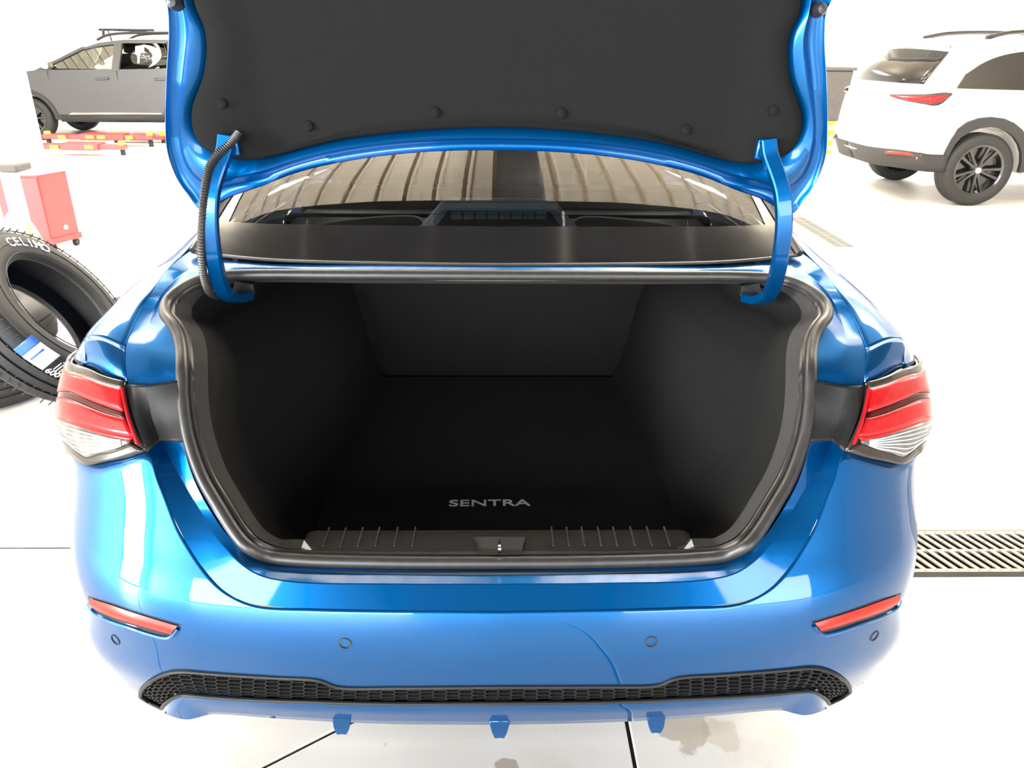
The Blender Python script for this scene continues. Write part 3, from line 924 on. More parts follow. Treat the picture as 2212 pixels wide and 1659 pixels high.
for zz, xx in ((None, .88), (.45, .895), (.62, .905), (.78, .908), (.90, .905), (.97, .893), (1.02, .86)):
    r = []
    for y in ys:
        l = zl(y)
        z = l if zz is None else max(zz, l + .01)
        tp_ = max(0, (y - 5.0)) * .22
        r.append(V((xx - tp_ - (0.004 if z > zz_ else 0) if (zz_ := (zz or 9)) else xx, y, min(z, 1.02) if zz != 1.02 else 1.02 - max(0, y - 4.4) * .14)))
    rows.append(r)
pair('body_side', rows, M['blue'], sh=50, sol=.003)
bt_ = [[V((.86, y, 1.02 - max(0, y - 4.4) * .14)) for y in (2.15, 2.6, 3.2, 3.8, 4.4, 4.62)], [V((.845, y, 1.07 - max(0, y - 3) * .035)) for y in (2.15, 2.6, 3.2, 3.8, 4.4, 4.62)], [V((.785, y, 1.115 - max(0, y - 2.6) * .06)) for y in (2.15, 2.6, 3.2, 3.8, 4.4, 4.62)]]
pair('belt_panel', [cr(r, 3) for r in bt_], M['blue'], sol=.003)
sdw = [[V((.80, 2.30, 1.115)), V((.795, 2.9, 1.11)), V((.79, 3.6, 1.06)), V((.80, 4.3, 1.0))], [V((.60, 2.50, 1.38)), V((.63, 2.9, 1.415)), V((.64, 3.5, 1.41)), V((.68, 4.1, 1.2))]]
pair('side_window', sdw, M['tint_glass'])
for sx in (-1, 1):
    MB().tube(cr([V((sx * .62, 2.44, 1.39)), V((sx * .635, 3.0, 1.425)), V((sx * .645, 3.65, 1.40)), V((sx * .70, 4.2, 1.19)), V((sx * .78, 4.6, .99))], 6), .03, 8).build('roof_rail', M['blue'], car)
    MB().tube(cr([V((sx * .79, 3.25, 1.10)), V((sx * .64, 3.22, 1.42))], 4), .035, 8).build('door_pillar', M['gloss_black'], car)

def wheel(parent, c, R, rr, wd, side, tmat, rmat, nsp=10, ax=V((1, 0, 0)), twin=True, capmat=None):
    """tire mesh (a part) with rim, spokes and hub cap under it; side = +1/-1 along ax is the outer face"""
    prof = [(rr, -wd / 2 + .01), (rr + .02, -wd / 2), (R - .04, -wd / 2 + .0), (R - .012, -wd / 2 + .018), (R, -wd / 2 + .045), (R, -.012), (R - .006, -.006), (R - .006, .006), (R, .012), (R, wd / 2 - .045), (R - .012, wd / 2 - .018), (R - .04, wd / 2), (rr + .02, wd / 2), (rr, wd / 2 - .01), (rr - .012, 0)]
    t = MB().lathe(prof, c, ax, 56).build('tire', tmat, parent)
    n = ax * side
    rim = MB().lathe([(rr, wd / 2 - .012), (rr - .022, wd / 2 - .02), (rr - .03, .02), (.05, .01), (.0005, .01)], c, n, 40, closed=False).build('rim', rmat, t)
    x = n.orthogonal().normalized(); y = n.cross(x)
    for k in range(nsp):
        a0_ = 2 * math.pi * k / nsp
        if twin: a0_ += (.10 if k % 2 else -.10)
        d = x * math.cos(a0_) + y * math.sin(a0_)
        e = n.cross(d)
        q = []
        for r_, w_, h_ in ((.03, .026, wd / 2 - .03), (rr * .5, .020, wd / 2 - .034), (rr - .012, .028, wd / 2 - .018)):
            q.append([V(c) + d * r_ - e * w_ / 1. + n * (h_ - .02), V(c) + d * r_ - e * w_ * .55 + n * h_, V(c) + d * r_ + e * w_ * .55 + n * h_, V(c) + d * r_ + e * w_ + n * (h_ - .02)])
        MB().grid(q).build('spoke', rmat, t)
    MB().lathe([(.0005, wd / 2 - .018), (.032, wd / 2 - .02), (.036, wd / 2 - .028), (.036, 0)], c, n, 20, closed=False).build('hub_cap', capmat or rmat, t)
    return t
for sx in (-1, 1):
    for yc in (2.13, 4.84):
        wheel(car, V((sx * .78, yc, .325)), .325, .21, .20, sx, M['tire'], M['rim_grey'], 10)
o = MB().box((0, 3.5, .30), (1.5, 3.6, .10)).build('underbody', M['black'], car, smooth=False)

# ---- trunk lid
Ol = [(1815, -150, 1.56), (1797, 0, 1.60), (1786, 25, 1.603), (1782, 84, 1.61), (1786, 169, 1.62), (1788, 274, 1.635), (1784, 337, 1.645), (1767, 388, 1.655), (1742, 426, 1.66), (1709, 463, 1.665), (1657, 435, 1.66), (1586, 409, 1.657), (1514, 380, 1.653), (1421, 356, 1.65), (1303, 337, 1.647), (1177, 327, 1.645), ('c', 325, 1.645)]
Ml = [(1770, -150, 1.55), (1757, 0, 1.585), (1753, 25, 1.59), (1744, 84, 1.60), (1752, 169, 1.61), (1762, 274, 1.622), (1757, 330, 1.632), (1742, 372, 1.64), (1722, 395, 1.642), (1694, 410, 1.642), (1655, 402, 1.64), (1586, 386, 1.635), (1514, 360, 1.632), (1421, 336, 1.628), (1303, 318, 1.625), (1177, 309, 1.623), ('c', 307, 1.623)]
Il = [(1745, -150, 1.555), (1733, 0, 1.59), (1729, 25, 1.595), (1706, 84, 1.602), (1708, 165, 1.61), (1734, 250, 1.62), (1730, 295, 1.625), (1712, 325, 1.63), (1690, 340, 1.632), (1650, 352, 1.632), (1605, 353, 1.632), (1560, 344, 1.632), (1500, 327, 1.63), (1421, 307, 1.627), (1303, 290, 1.625), (1177, 279, 1.623), ('c', 276, 1.623)]
O_, M_, I_ = [[pt(p) for p in q] for q in (Ol, Ml, Il)]
oo, mm, iiu = cr(O_, 6), cr(M_, 6), cr(I_, 6)
ob = [p + V((0, .03, 0)) for p in oo]
# rim: channel near the felt, ridge, groove, folded hem
rows = [[p + V((0, .012, 0)) for p in iiu], blend(iiu, mm, .25), [p + V((0, -.006, 0)) for p in blend(iiu, mm, .7)], [p + V((0, .010, 0)) for p in mm],
        [p + V((0, .018, 0)) for p in blend(mm, oo, .3)], [p + V((0, .008, 0)) for p in blend(mm, oo, .75)], [p + V((0, -.002, 0)) for p in blend(mm, oo, .93)], oo, [p + V((0, .006, 0)) for p in oo], ob]
lid = MB().grid([r + [mir(p) for p in reversed(r[:-1])] for r in rows]).build('trunk_lid', M['blue_in'], car, sh=70)
# outer skin behind
lcx = V((0, 1.66, 1.62))
loopo = ob + [mir(p) for p in reversed(ob[:-1])]
rws = []
for s in (1, .96, .7, .35, .02):
    rws.append([V((p.x * s, lcx.y + (p.y - lcx.y) * s + .04 * (1 - s) ** .5 + (.012 if s < 1 else 0), lcx.z + (p.z - lcx.z) * s)) for p in loopo])
MB().grid(rws, cu=True).build('lid_outer_skin', M['blue'], lid, sh=70)
# rear drop of the lid, folded towards the camera above the frame
tp = O_[0]; 
zt = tp.z
fold = []
for yy, zz, xx in ((1.60, zt - .01, 1.0), (1.54, zt + .05, .99), (1.49, zt + .085, .97), (1.44, zt + .10, .95), (1.38, zt + .105, .92)):
    fold.append(lin([V((-tp.x * xx, yy + .02, zz - .02)), V((-tp.x * xx * .6, yy, zz)), V((0, yy - .01, zz + .01)), V((tp.x * xx * .6, yy, zz)), V((tp.x * xx, yy + .02, zz - .02))], 4))
solid(MB().grid(fold).build('lid_rear_panel', M['blue_in'], lid, sh=60), .03, 0)
# felt liner
floop = [p + V((0, .004, 0)) for p in iiu] + [mir(p) + V((0, .004, 0)) for p in reversed(iiu[:-1])]
fc = pt(('c', 110, 1.60))
rws = []
for s, pr in ((1.004, .014), (1.0, .0), (.985, -.012), (.955, -.016), (.90, -.008), (.84, .004), (.80, .006), (.76, .006), (.73, .006), (.70, .006), (.67, .006), (.64, .006), (.6, .006), (.3, .006), (.0, .006)):
    rws.append([V((fc.x + (p.x - fc.x) * s, 0, fc.z + (p.z - fc.z) * s)) for p in floop])
    for q, p in zip(rws[-1], floop):
        sl = (1.623 - 1.555) / (pt(('c', 276, 1.623)).z - pt((1745, -150, 1.555)).z)
        pl = 1.623 + (q.z - pt(('c', 276, 1.623)).z) * sl
        t_ = min(1, max(0, (s - .8) / .2))
        q.y = p.y * t_ + pl * (1 - t_) + pr
        e_ = min(1, max(0, (abs(q.x) - .47) / .05)); e_ = e_ * e_ * (3 - 2 * e_)
        q.y -= .016 * e_ * (1 - t_)
felt = MB().grid(rws, cu=True).build('felt_liner', M['felt'], lid, sh=80)
for (px, py) in ((479, 223), (666, 272), (940, 242), (1213, 245), (1482, 280), (1671, 238)):
    c = PY(px, py, 1.62)
    c = PY(px, py, 1.623 + (c.z - pt(('c', 276, 1.623)).z) * sl + (.003 if 600 < px < 1600 else -.012))
    MB().lathe([(.0003, -.006), (.006, -.0055), (.0095, -.003), (.0105, 0), (.0105, .02)], c, (0, 1, -.1), 20, closed=False).build('trim_clip', M['felt'], lid)
# rubber stops near the upper corners
for f_ in (lambda p: p, mir):
    c = PY(1769, 20, 1.592)
    MB().lathe([(.0004, -.020), (.008, -.018), (.013, -.006), (.015, .01)], f_(c), (0, 1, 0), 18, closed=False).build('rubber_stop', M['rubber'], lid)
# hinge arms
def band(path, w_, d_, name, parent, mat, f_=lambda p: p):
    n = len(path); rws = []
    for i in range(n):
        t = (path[min(i + 1, n - 1)] - path[max(i - 1, 0)]).normalized()
        x = V((1, 0, 0)); x = (x - t * x.dot(t)).normalized(); y = t.cross(x)
        c = path[i]
        rws.append([f_(c + x * a * w_ / 2 + y * b * d_ / 2) for a, b in ((-1, -.8), (-.8, -1), (.8, -1), (1, -.8), (1, .8), (.8, 1), (-.8, 1), (-1, .8))])
    m = MB(); b0 = 0
    m.grid(rws, cu=True)
    m.f.append(tuple(range(8))); m.f.append(tuple((n - 1) * 8 + k for k in range(8)))
    return m.build(name, mat, parent, sh=30)
arm = [(1659, 303, 1.600), (1663, 335, 1.592), (1676, 372, 1.578), (1688, 410, 1.565), (1693, 450, 1.556), (1693, 495, 1.556), (1688, 540, 1.565), (1681, 580, 1.58), (1673, 612, 1.60), (1660, 638, 1.625), (1640, 648, 1.65), (1612, 642, 1.69)]
ap = cr([PY(*p) for p in arm], 5)
for f_ in (lambda p: p, mir):
    a_ = band(ap, .031, .020, 'hinge_arm', lid, M['blue_in'], f_)
    fl_ = [p + V((.018, .004, 0)) for p in ap[10:46]]
    # mounting foot on the lid, pivot bracket in the trunk and a bolt hole
    ft = [PY(1640, 300, 1.604), PY(1678, 298, 1.604), PY(1682, 350, 1.606), PY(1630, 345, 1.606)]
    m = MB().prism([f_(p) for p in ft], (0, .03, 0)).build('hinge_foot', M['blue_in'], lid, sh=25); bevel(m, .004, 2)
    br = [PY(1602, 618, 1.70), PY(1640, 612, 1.70), PY(1648, 640, 1.69), PY(1598, 640, 1.70)]
    m = MB().prism([f_(p) for p in br], (0, .02, 0)).build('hinge_bracket', M['black'], lid, smooth=False)
    hp = PY(1690, 524, 1.553)
    MB().lathe([(.0003, 0), (.0032, 0), (.0032, .002)], f_(hp), (0, -1, 0), 12, closed=False).build('bolt_hole', M['seam'], lid)
# wiring harness
hs = [(516, 287, 1.603), (497, 310, 1.585), (470, 335, 1.575), (452, 362, 1.565), (444, 400, 1.555), (439, 450, 1.548), (435, 510, 1.55), (436, 560, 1.56), (441, 600, 1.58), (452, 630, 1.61), (470, 640, 1.66)]
hp = cr([PY(*p) for p in hs], 16)
MB().tube(hp, lambda t: .0088 if int(t * 160) % 2 else .0072, 10).build('wiring_harness', M['rubber'], lid)

# ================================================================== FLOOR DRAINS
def drain(label, X0, X1, Y0, Y1, bars, panels, slant, along_x=True):
    r = empty('floor_drain', ((X0 + X1) / 2, (Y0 + Y1) / 2, -.13), label, 'drain')
    return r
dr = empty('floor_drain', (3.5, 2.17, -.13), 'galvanised slotted drain grate let into the floor beside the blue bumper', 'drain')
MB().box((3.51, 2.168, -.125), (5.78, .27, .01)).build('channel_floor', M['drain'], dr, smooth=False)
mb = MB().box((3.51, DY0 + .012, -.06), (5.78, .024, .12)); 
mb.build('channel_edge', M['drain'], dr, smooth=False)
gx0, gx1, gy0_, gy1_ = .70, 4.3, 2.060, 2.294
gm = (gy0_ + gy1_) / 2 + .002
for (a, b) in ((gy0_, gy0_ + .017), (gm - .006, gm + .006), (gy1_ - .019, gy1_)):
    o = MB().box(((gx0 + gx1) / 2, (a + b) / 2, -.006), (gx1 - gx0, b - a, .012)).build('edge_strip', M['galv'], dr, smooth=False)
pitch, sl = .0365, .040
bar_me = None
def bar(x, yb, yt):
    dx = -sl
    w_ = .0170
    vs = [V((-w_ / 2 - dx / 2, -(yt - yb) / 2, 0)), V((w_ / 2 - dx / 2, -(yt - yb) / 2, 0)), V((w_ / 2 + dx / 2, (yt - yb) / 2, 0)), V((-w_ / 2 + dx / 2, (yt - yb) / 2, 0))]
    return MB().prism(vs, (0, 0, -.005))
ya0, ya1 = gy0_ + .016, gm - .005
yb0, yb1 = gm + .005, gy1_ - .018
first = {}
n = 0
xx = gx0 + .05
while xx < gx1 - .05:
    if 1.0 < xx < 2.6:
        for key, (a, b), sh_x in (('f', (ya0, ya1), 0), ('r', (yb0, yb1), -sl - .012)):
            if key not in first:
                o = bar(0, a, b).build('grate_bar', M['galv'], None, smooth=False)
                first[key] = o.data
                me = o.data
            else:
                o = bpy.data.objects.new('grate_bar', first[key]); COL.objects.link(o)
            o.location = (xx + sh_x, (a + b) / 2, 0)
            o.parent = dr
            o.matrix_parent_inverse = Matrix.Translation(dr.location).inverted()
    xx += pitch
mb = MB()
xx = gx0 + .05
while xx < gx1 - .05:
    if not 1.0 < xx < 2.6:
        for (a, b), sh_x in (((ya0, ya1), 0), ((yb0, yb1), -sl - .012)):
            q = bar(0, a, b); q.v = [v + V((xx + sh_x, (a + b) / 2, 0)) for v in q.v]; mb.add(q.v, q.f)
    xx += pitch
tag(mb.build('grate_bars_beyond', M['galv'], dr, smooth=False), kind='stuff')
mb = MB()
xx = gx0 + .05
while xx < gx1:
    for yy, dx in ((gy0_ + .0085, .02), ((ya0 + ya1) / 2, 0), (gm, -.03), ((yb0 + yb1) / 2, -sl - .012), (gy1_ - .0095, -.09)):
        mb.lathe([(.0003, .0035), (.003, .003), (.0048, 0)], (xx + dx, yy, 0), (0, 0, 1), 8, closed=False)
    xx += pitch
tag(mb.build('anti_slip_studs', M['galv'], dr), kind='stuff')
# far drain running away beside the parked white car
fd = empty('floor_drain', (2.8, 8.0, 0), 'narrow slotted drain grate running away across the floor behind the sedan', 'drain')
q = PZ(1850, 535, .002); p = PZ(1806, 534, .002); q2 = PZ(1724, 468, .002); p2 = PZ(1702, 468, .002)
mb = MB()
mb.box(((p.x + q.x) / 2, (p.y + p2.y) / 2, .0012), (q.x - p.x, p2.y - p.y, .002))
mb.build('grate_panel', M['galv'], fd, smooth=False)
mb = MB()
ly = p.y + .03
while ly < p2.y - .03:
    for a, b in ((.03, .46), (.54, .97)):
        xa = p.x + (q.x - p.x) * a; xb_ = p.x + (q.x - p.x) * b
        mb.box(((xa + xb_) / 2, ly, .003), (xb_ - xa, .018, .002))
    ly += .04
tag(mb.build('grate_slots', M['clad'], fd, smooth=False), kind='stuff')

# ================================================================== PARKED CARS BEHIND
def arch(c, r, zlow, n=14, rev=False):
    a0 = math.asin(max(-1, min(1, (zlow - c[1]) / r)))
    pts = [(c[0] + r * math.cos(math.pi - a0 - (math.pi - 2 * a0) * i / n), c[1] + r * math.sin(math.pi - a0 - (math.pi - 2 * a0) * i / n)) for i in range(n + 1)]
    return pts[::-1] if rev else pts

class CarFrame:
    """side profile (s along the car from one end, z) swept across the width"""
    def __init__(s, X0, Yc, hw, belt, roof, tumble, rnd0, rnd1, L):
        s.X0, s.Yc, s.hw, s.belt, s.roof, s.tumble, s.r0, s.r1, s.L = X0, Yc, hw, belt, roof, tumble, rnd0, rnd1, L
    def pt(s, u, z, y, off=0):
        t = max(0, (z - s.belt) / (s.roof - s.belt))
        lowt = max(0, (.55 - z)) * .10
        w_ = s.hw * (1 - s.tumble * t - lowt)
        a = abs(y)
        uu = u + s.r0 * a ** 3 * max(0, 1 - u / .75) - s.r1 * a ** 3 * max(0, 1 - (s.L - u) / .75)
        zz = z - (.03 * a ** 2 if z > s.belt + .2 else 0)
        return V((s.X0 + uu, s.Yc + y * (w_ + off), zz))
    def shell(s, outline, name, mat, parent, ys=(-1, -.985, -.93, -.75, -.4, 0, .4, .75, .93, .985, 1), sh=38):
        m = MB()
        rws = []
        for y in ys:
            sc = 1
            rws.append([s.pt(u, z, y) for u, z in outline])
        # soften the outer edge: pull the outermost slice inwards a little
        cen = V((sum(p[0] for p in outline) / len(outline), 0, 0))
        m.grid(rws, cu=True)
        n = len(outline)
        m.f.append(tuple(range(n))[::-1])
        m.f.append(tuple((len(ys) - 1) * n + i for i in range(n)))
        return m.build(name, mat, parent, sh=sh)
    def side(s, poly, name, mat, parent, off=.006, th=.006, y=-1):
        q = [s.pt(u, z, y, off) for u, z in poly]
        return MB().prism(q, (0, th if y < 0 else -th, 0)).build(name, mat, parent, sh=25)

# ---- grey wagon on the left
gwx = PY(70, 258, 13.75).x
gc = CarFrame(gwx - .92, 14.62, .90, 1.10, 1.60, .20, .25, .2, 4.5)
gr = empty('wagon', (gwx + 1.4, 14.62, 0), 'dark grey wagon with roof rails parked on the lift beside the red lift arms', 'car')
fa, ra_ = (.92, .34), (3.60, .34)
low = [(.06, .42), (.02, .62), (.06, .82), (.30, .97), (.75, 1.05), (1.22, 1.11), (2.5, 1.125), (3.6, 1.15), (4.35, 1.17), (4.46, .95), (4.5, .6), (4.42, .38), (4.05, .34)]
low += arch(ra_, .41, .34, rev=True)[1:-1] + [(3.17, .33), (3.0, .30), (1.45, .30), (1.35, .33)] + arch(fa, .41, .34, rev=True)[1:-1] + [(.45, .34)]
gc.shell(low, 'body', M['grey_paint'], gr)
roofp = [(1.95, 1.475), (2.2, 1.55), (2.6, 1.60), (3.2, 1.61), (3.8, 1.585), (4.15, 1.54), (4.15, 1.50), (3.8, 1.535), (3.2, 1.555), (2.6, 1.55), (2.2, 1.50), (1.97, 1.45)]
gc.shell(roofp, 'roof', M['grey_paint'], gr)
for y in (-1, 1):
    def pil(a, b, w_, name='pillar', mat='grey_paint'):
        A_, B_ = gc.pt(*a, y), gc.pt(*b, y)
        q = [A_ + V((-w_ / 2, 0, 0)), A_ + V((w_ / 2, 0, 0)), B_ + V((w_ / 2, 0, 0)), B_ + V((-w_ / 2, 0, 0))]
        MB().prism(q, (0, .06 * (1 if y < 0 else -1), 0)).build(name, M[mat], gr, smooth=False)
    pil((1.18, 1.09), (1.98, 1.49), .10)
    pil((2.46, 1.11), (2.52, 1.56), .12)
    pil((3.42, 1.13), (3.34, 1.57), .09, mat='gloss_black')
    pil((4.25, 1.15), (3.95, 1.55), .28)
    gc.side([(1.32, 1.13), (2.42, 1.13), (2.47, 1.53), (2.2, 1.50), (1.98, 1.46)], 'front_side_window', M['glass'], gr, off=-.02, th=.004, y=y)
    gc.side([(2.54, 1.13), (3.38, 1.15), (3.32, 1.55), (2.58, 1.55)], 'rear_side_window', M['glass'], gr, off=-.02, th=.004, y=y)
    gc.side([(3.46, 1.15), (4.1, 1.17), (3.85, 1.53), (3.38, 1.55)], 'quarter_window', M['tint_glass'], gr, off=-.02, th=.004, y=y)
    rail = cr([gc.pt(2.12, 1.555, y * .8), gc.pt(2.3, 1.63, y * .8), gc.pt(3.0, 1.67, y * .8), gc.pt(3.8, 1.65, y * .8), gc.pt(4.05, 1.56, y * .8)], 6)
    MB().tube([p + V((0, 0, .03)) for p in rail], .02, 8).build('roof_rail', M['clad'], gr)
    gc.side([(1.42, .30), (3.12, .30), (3.14, .42), (1.40, .42)], 'sill_cladding', M['clad'], gr, off=.012, th=.03, y=y)
    for cc in (fa, ra_):
        o_, i_ = arch(cc, .47, .34), arch(cc, .405, .34)
        gc.side(o_ + i_[::-1], 'arch_cladding', M['clad'], gr, off=.014, th=.03, y=y)
    for u in (1.35, 2.48, 3.40):
        gc.side([(u, .44), (u + .008, .44), (u + .008, 1.10), (u, 1.10)], 'door_seam', M['seam'], gr, off=.002, th=.004, y=y)
    for u in (2.12, 3.08):
        o = gc.side([(u, .96), (u + .22, .97), (u + .22, 1.005), (u, .995)], 'door_handle', M['grey_paint'], gr, off=.035, th=.03, y=y); bevel(o, .01, 2)
    mq = gc.pt(1.42, 1.17, y)
    o = MB().box(mq + V((0, y * .11, .02)), (.12, .2, .14)).build('side_mirror', M['chrome'], gr); bevel(o, .04, 3)
    gc.side([(1.55, .415), (3.1, .435), (3.1, .455), (1.62, .455)], 'door_moulding', M['chrome'], gr, off=.016, th=.02, y=y)
    wheel(gr, gc.pt(fa[0], .345, y * .88), .345, .22, .22, y, M['tire'], M['rim_black'], 8, V((0, 1, 0)))
    wheel(gr, gc.pt(ra_[0], .345, y * .88), .345, .22, .22, y, M['tire'], M['rim_black'], 8, V((0, 1, 0)))
for u in (2.45, 3.4):
    a_, b_ = gc.pt(u, 1.735, -.88), gc.pt(u, 1.735, .88)
    MB().box((a_ + b_) / 2, (.07, (b_ - a_).length, .025)).build('roof_crossbar', M['clad'], gr, smooth=False)
ar = gc.pt(2.25, 1.76, -.5); ar2 = gc.pt(2.95, 1.76, -.5)
MB().tube([gc.pt(2.15, 1.74, -.78), gc.pt(3.05, 1.74, -.78)], .018, 8).build('roof_rack_bar', M['clad'], gr)
MB().tube([gc.pt(2.22, 1.63, -.78), gc.pt(2.22, 1.74, -.78)], .022, 8).build('rack_foot', M['clad'], gr)
wsf = [[gc.pt(1.20, 1.10, y) for y in (-.95, -.5, 0, .5, .95)], [gc.pt(1.95, 1.47, y) for y in (-.95, -.5, 0, .5, .95)]]
MB().grid(wsf).build('windshield', M['glass'], gr)
for yy in (-.45, .45):
    for u in (2.45, 3.3):
        c = gc.pt(u, 1.05, yy)
        o = MB().box(c + V((0, 0, 0)), (.14, .46, .62), Matrix.Rotation(.2, 3, 'Y')).build('seat', M['cabin'], gr); bevel(o, .04, 2)
        o = MB().box(c + V((.10, 0, .40)), (.10, .26, .17), Matrix.Rotation(.2, 3, 'Y')).build('headrest', M['cabin'], gr); bevel(o, .03, 2)
MB().tube([gc.pt(1.75, 1.13, -.42) + V((.0 + .04 * math.cos(a), .17 * math.cos(a), .17 * math.sin(a))) for a in [i * math.pi / 10 for i in range(20)]], .015, 6, closed=True).build('steering_wheel', M['cabin'], gr)
MB().tube([gc.pt(2.0, 1.50, .3), gc.pt(1.96, 1.74, .3)], .012, 6).build('antenna', M['clad'], gr)

# ---- white suv on the right
swx = PY(2114, 360, 8.42).x
L_ = 5.0
su = CarFrame(swx - 1.06, 9.36, .96, 1.18, 1.70, .22, .34, .3, L_)
sr = empty('sport_utility_car', (swx + 1.3, 9.36, 0), 'white sport utility car with black wheels parked rear first at the right', 'car')
rw_, fw_ = (1.06, .38), (3.97, .38)
low = [(.16, .38), (.04, .50), (0, .66), (.02, .86), (.05, 1.04), (.12, 1.19), (.56, 1.58), (.46, 1.635), (.60, 1.665), (1.1, 1.70), (1.9, 1.71), (2.8, 1.68), (3.1, 1.60), (3.85, 1.14), (4.5, 1.05), (4.9, .92), (5.0, .70), (4.95, .45), (4.75, .36), (4.44, .36)]
low += arch(fw_, .45, .36, rev=True)[1:-1] + [(3.49, .34), (3.3, .30), (1.67, .30), (1.55, .34)] + arch(rw_, .45, .36, rev=True)[1:-1] + [(.54, .36)]
su.shell(low, 'body', M['white_paint'], sr, sh=32)
for y in (-1, 1):
    su.side([(p.x, p.y) for p in cr([V((a, b, 0)) for a, b in ((.52, 1.20), (.86, 1.45), (1.10, 1.545), (1.45, 1.595), (1.9, 1.61), (2.6, 1.585), (2.95, 1.53), (3.5, 1.21))], 4)] + [(2.2, 1.185), (1.5, 1.185)], 'side_window', M['tint_glass'] if False else M['gloss_black'], sr, off=.004, th=.02, y=y)
    for a_, b_ in (((1.36, 1.20), (1.52, 1.60)), ((1.50, 1.20), (1.64, 1.60)), ((2.45, 1.20), (2.40, 1.58))):
        A_, B_ = su.pt(*a_, y, .008), su.pt(*b_, y, .008)
        MB().tube([A_, B_], .008, 6).build('window_bar', M['shelf'], sr)
    o_, i_ = arch(rw_, .545, .36), arch(rw_, .445, .36)
    su.side(o_ + i_[::-1], 'arch_cladding', M['clad'], sr, off=.018, th=.05, y=y)
    o_, i_ = arch(fw_, .545, .36), arch(fw_, .445, .36)
    su.side(o_ + i_[::-1], 'arch_cladding', M['clad'], sr, off=.018, th=.05, y=y)
    su.side([(1.68, .28), (3.52, .28), (3.5, .42), (1.7, .42)], 'sill_cladding', M['clad'], sr, off=.018, th=.05, y=y)
    su.side([(1.40, .78), (1.406, .78), (1.42, 1.18), (1.412, 1.18)], 'door_seam', M['shelf'], sr, off=.002, th=.004, y=y)
    o = su.side([(1.52, 1.06), (1.60, 1.035), (1.75, 1.045), (1.79, 1.07), (1.68, 1.09), (1.56, 1.09)], 'door_handle', M['white_paint'], sr, off=.03, th=.03, y=y); bevel(o, .012, 2)
    rail = cr([su.pt(.98, 1.685, y * .86), su.pt(1.25, 1.735, y * .86), su.pt(2.0, 1.75, y * .86), su.pt(2.7, 1.72, y * .86), su.pt(2.85, 1.68, y * .86)], 6)
    MB().tube([p + V((0, 0, .02)) for p in rail], .022, 8).build('roof_rail', M['gloss_black'], sr)
    wheel(sr, su.pt(rw_[0], .378, y * .90), .378, .265, .25, y, M['tire'], M['rim_black'], 10, V((0, 1, 0)), capmat=M['chrome'])
    wheel(sr, su.pt(fw_[0], .378, y * .90), .378, .265, .25, y, M['tire'], M['rim_black'], 10, V((0, 1, 0)), capmat=M['chrome'])
    # tail lamp wrapping the corner
    def wrap(top, bot, name, mat, off):
        rr_ = []
        for q in (top, [((a[0] + b[0]) / 2, (a[1] + b[1]) / 2, (a[2] + b[2]) / 2) for a, b in zip(top, bot)], bot):
            rr_.append([su.pt(u, z, y * w_) + V((-off if u < .3 else -off * .3, y * off, 0)) for u, z, w_ in q])
        return solid(MB().grid([cr(r, 5) for r in rr_]).build(name, mat, sr), .012, 0)
    tl = wrap([(.06, 1.12, .6), (.08, 1.13, .82), (.10, 1.145, .97), (.18, 1.155, 1.0), (.30, 1.16, 1.0), (.44, 1.155, 1.0)], [(.06, 1.095, .6), (.05, 1.06, .82), (.06, 1.04, .97), (.14, 1.03, 1.0), (.28, 1.05, 1.0), (.44, 1.14, 1.0)], 'tail_lamp', M['smoke_lens'], .008)
    wrap([(.06, 1.113, .64), (.08, 1.12, .82), (.10, 1.128, .97), (.17, 1.13, 1.0), (.27, 1.138, 1.0), (.36, 1.138, 1.0)], [(.06, 1.098, .64), (.05, 1.07, .82), (.06, 1.06, .97), (.14, 1.055, 1.0), (.25, 1.075, 1.0), (.36, 1.12, 1.0)], 'tail_lamp_lens', M['red_lens'], .016)
    # rear lower cladding and its reflector
    wrap([(.03, .56, .0), (.03, .56, .5), (.03, .57, .85), (.10, .56, .99), (.28, .545, 1.0), (.62, .54, 1.0)], [(.14, .37, .0), (.13, .37, .5), (.12, .38, .85), (.18, .37, .99), (.34, .36, 1.0), (.66, .36, 1.0)], 'bumper_cladding', M['clad'], .014)
    wrap([(.03, .545, .72), (.05, .55, .85), (.08, .55, .93), (.16, .545, .99)], [(.03, .515, .72), (.05, .52, .85), (.08, .52, .93), (.16, .52, .99)], 'rear_reflector', M['reflector'], .022)
gl_ = []
for u, z in ((.16, 1.225), (.33, 1.38), (.53, 1.555)):
    gl_.append(cr([su.pt(u, z, w_) + V((-.012, 0, .010)) for w_ in (-.88, -.6, 0, .6, .88)], 4))
solid(MB().grid(gl_).build('tailgate_window', M['tint_glass'] if False else M['gloss_black'], sr), .006, 0)
sp_ = [[su.pt(u, z, w_) for w_ in (-.97, -.6, 0, .6, .97)] for u, z in ((.62, 1.62), (.42, 1.60), (.42, 1.63), (.66, 1.67))]
MB().grid(sp_).build('roof_spoiler', M['white_paint'], sr, smooth=False)

# ================================================================== LIFT, CABINET, TIRES, BIN
# lift column at the left edge
c0 = PZ(58, 470, 0)
cx_ = PY(62, 300, 8.6)
lc = empty('lift_column', (-5.45, 8.3, 0), 'white steel lift column standing at the left edge of the picture', 'lift column')
colx = cx_.x
def colpoly(y_):
    return [V((colx - .62, y_, 0)), V((colx - .0, y_, 0)), V((colx - .0, y_, 3.4)), V((colx - .62, y_, 3.4))]
o = MB().prism(colpoly(8.5), (0, .36, 0)).build('column_post', M['white_steel'], lc, smooth=False); bevel(o, .02, 2)
o = MB().box((colx - .33, 8.7, .012), (.9, .7, .024)).build('base_plate', M['white_steel'], lc, smooth=False)
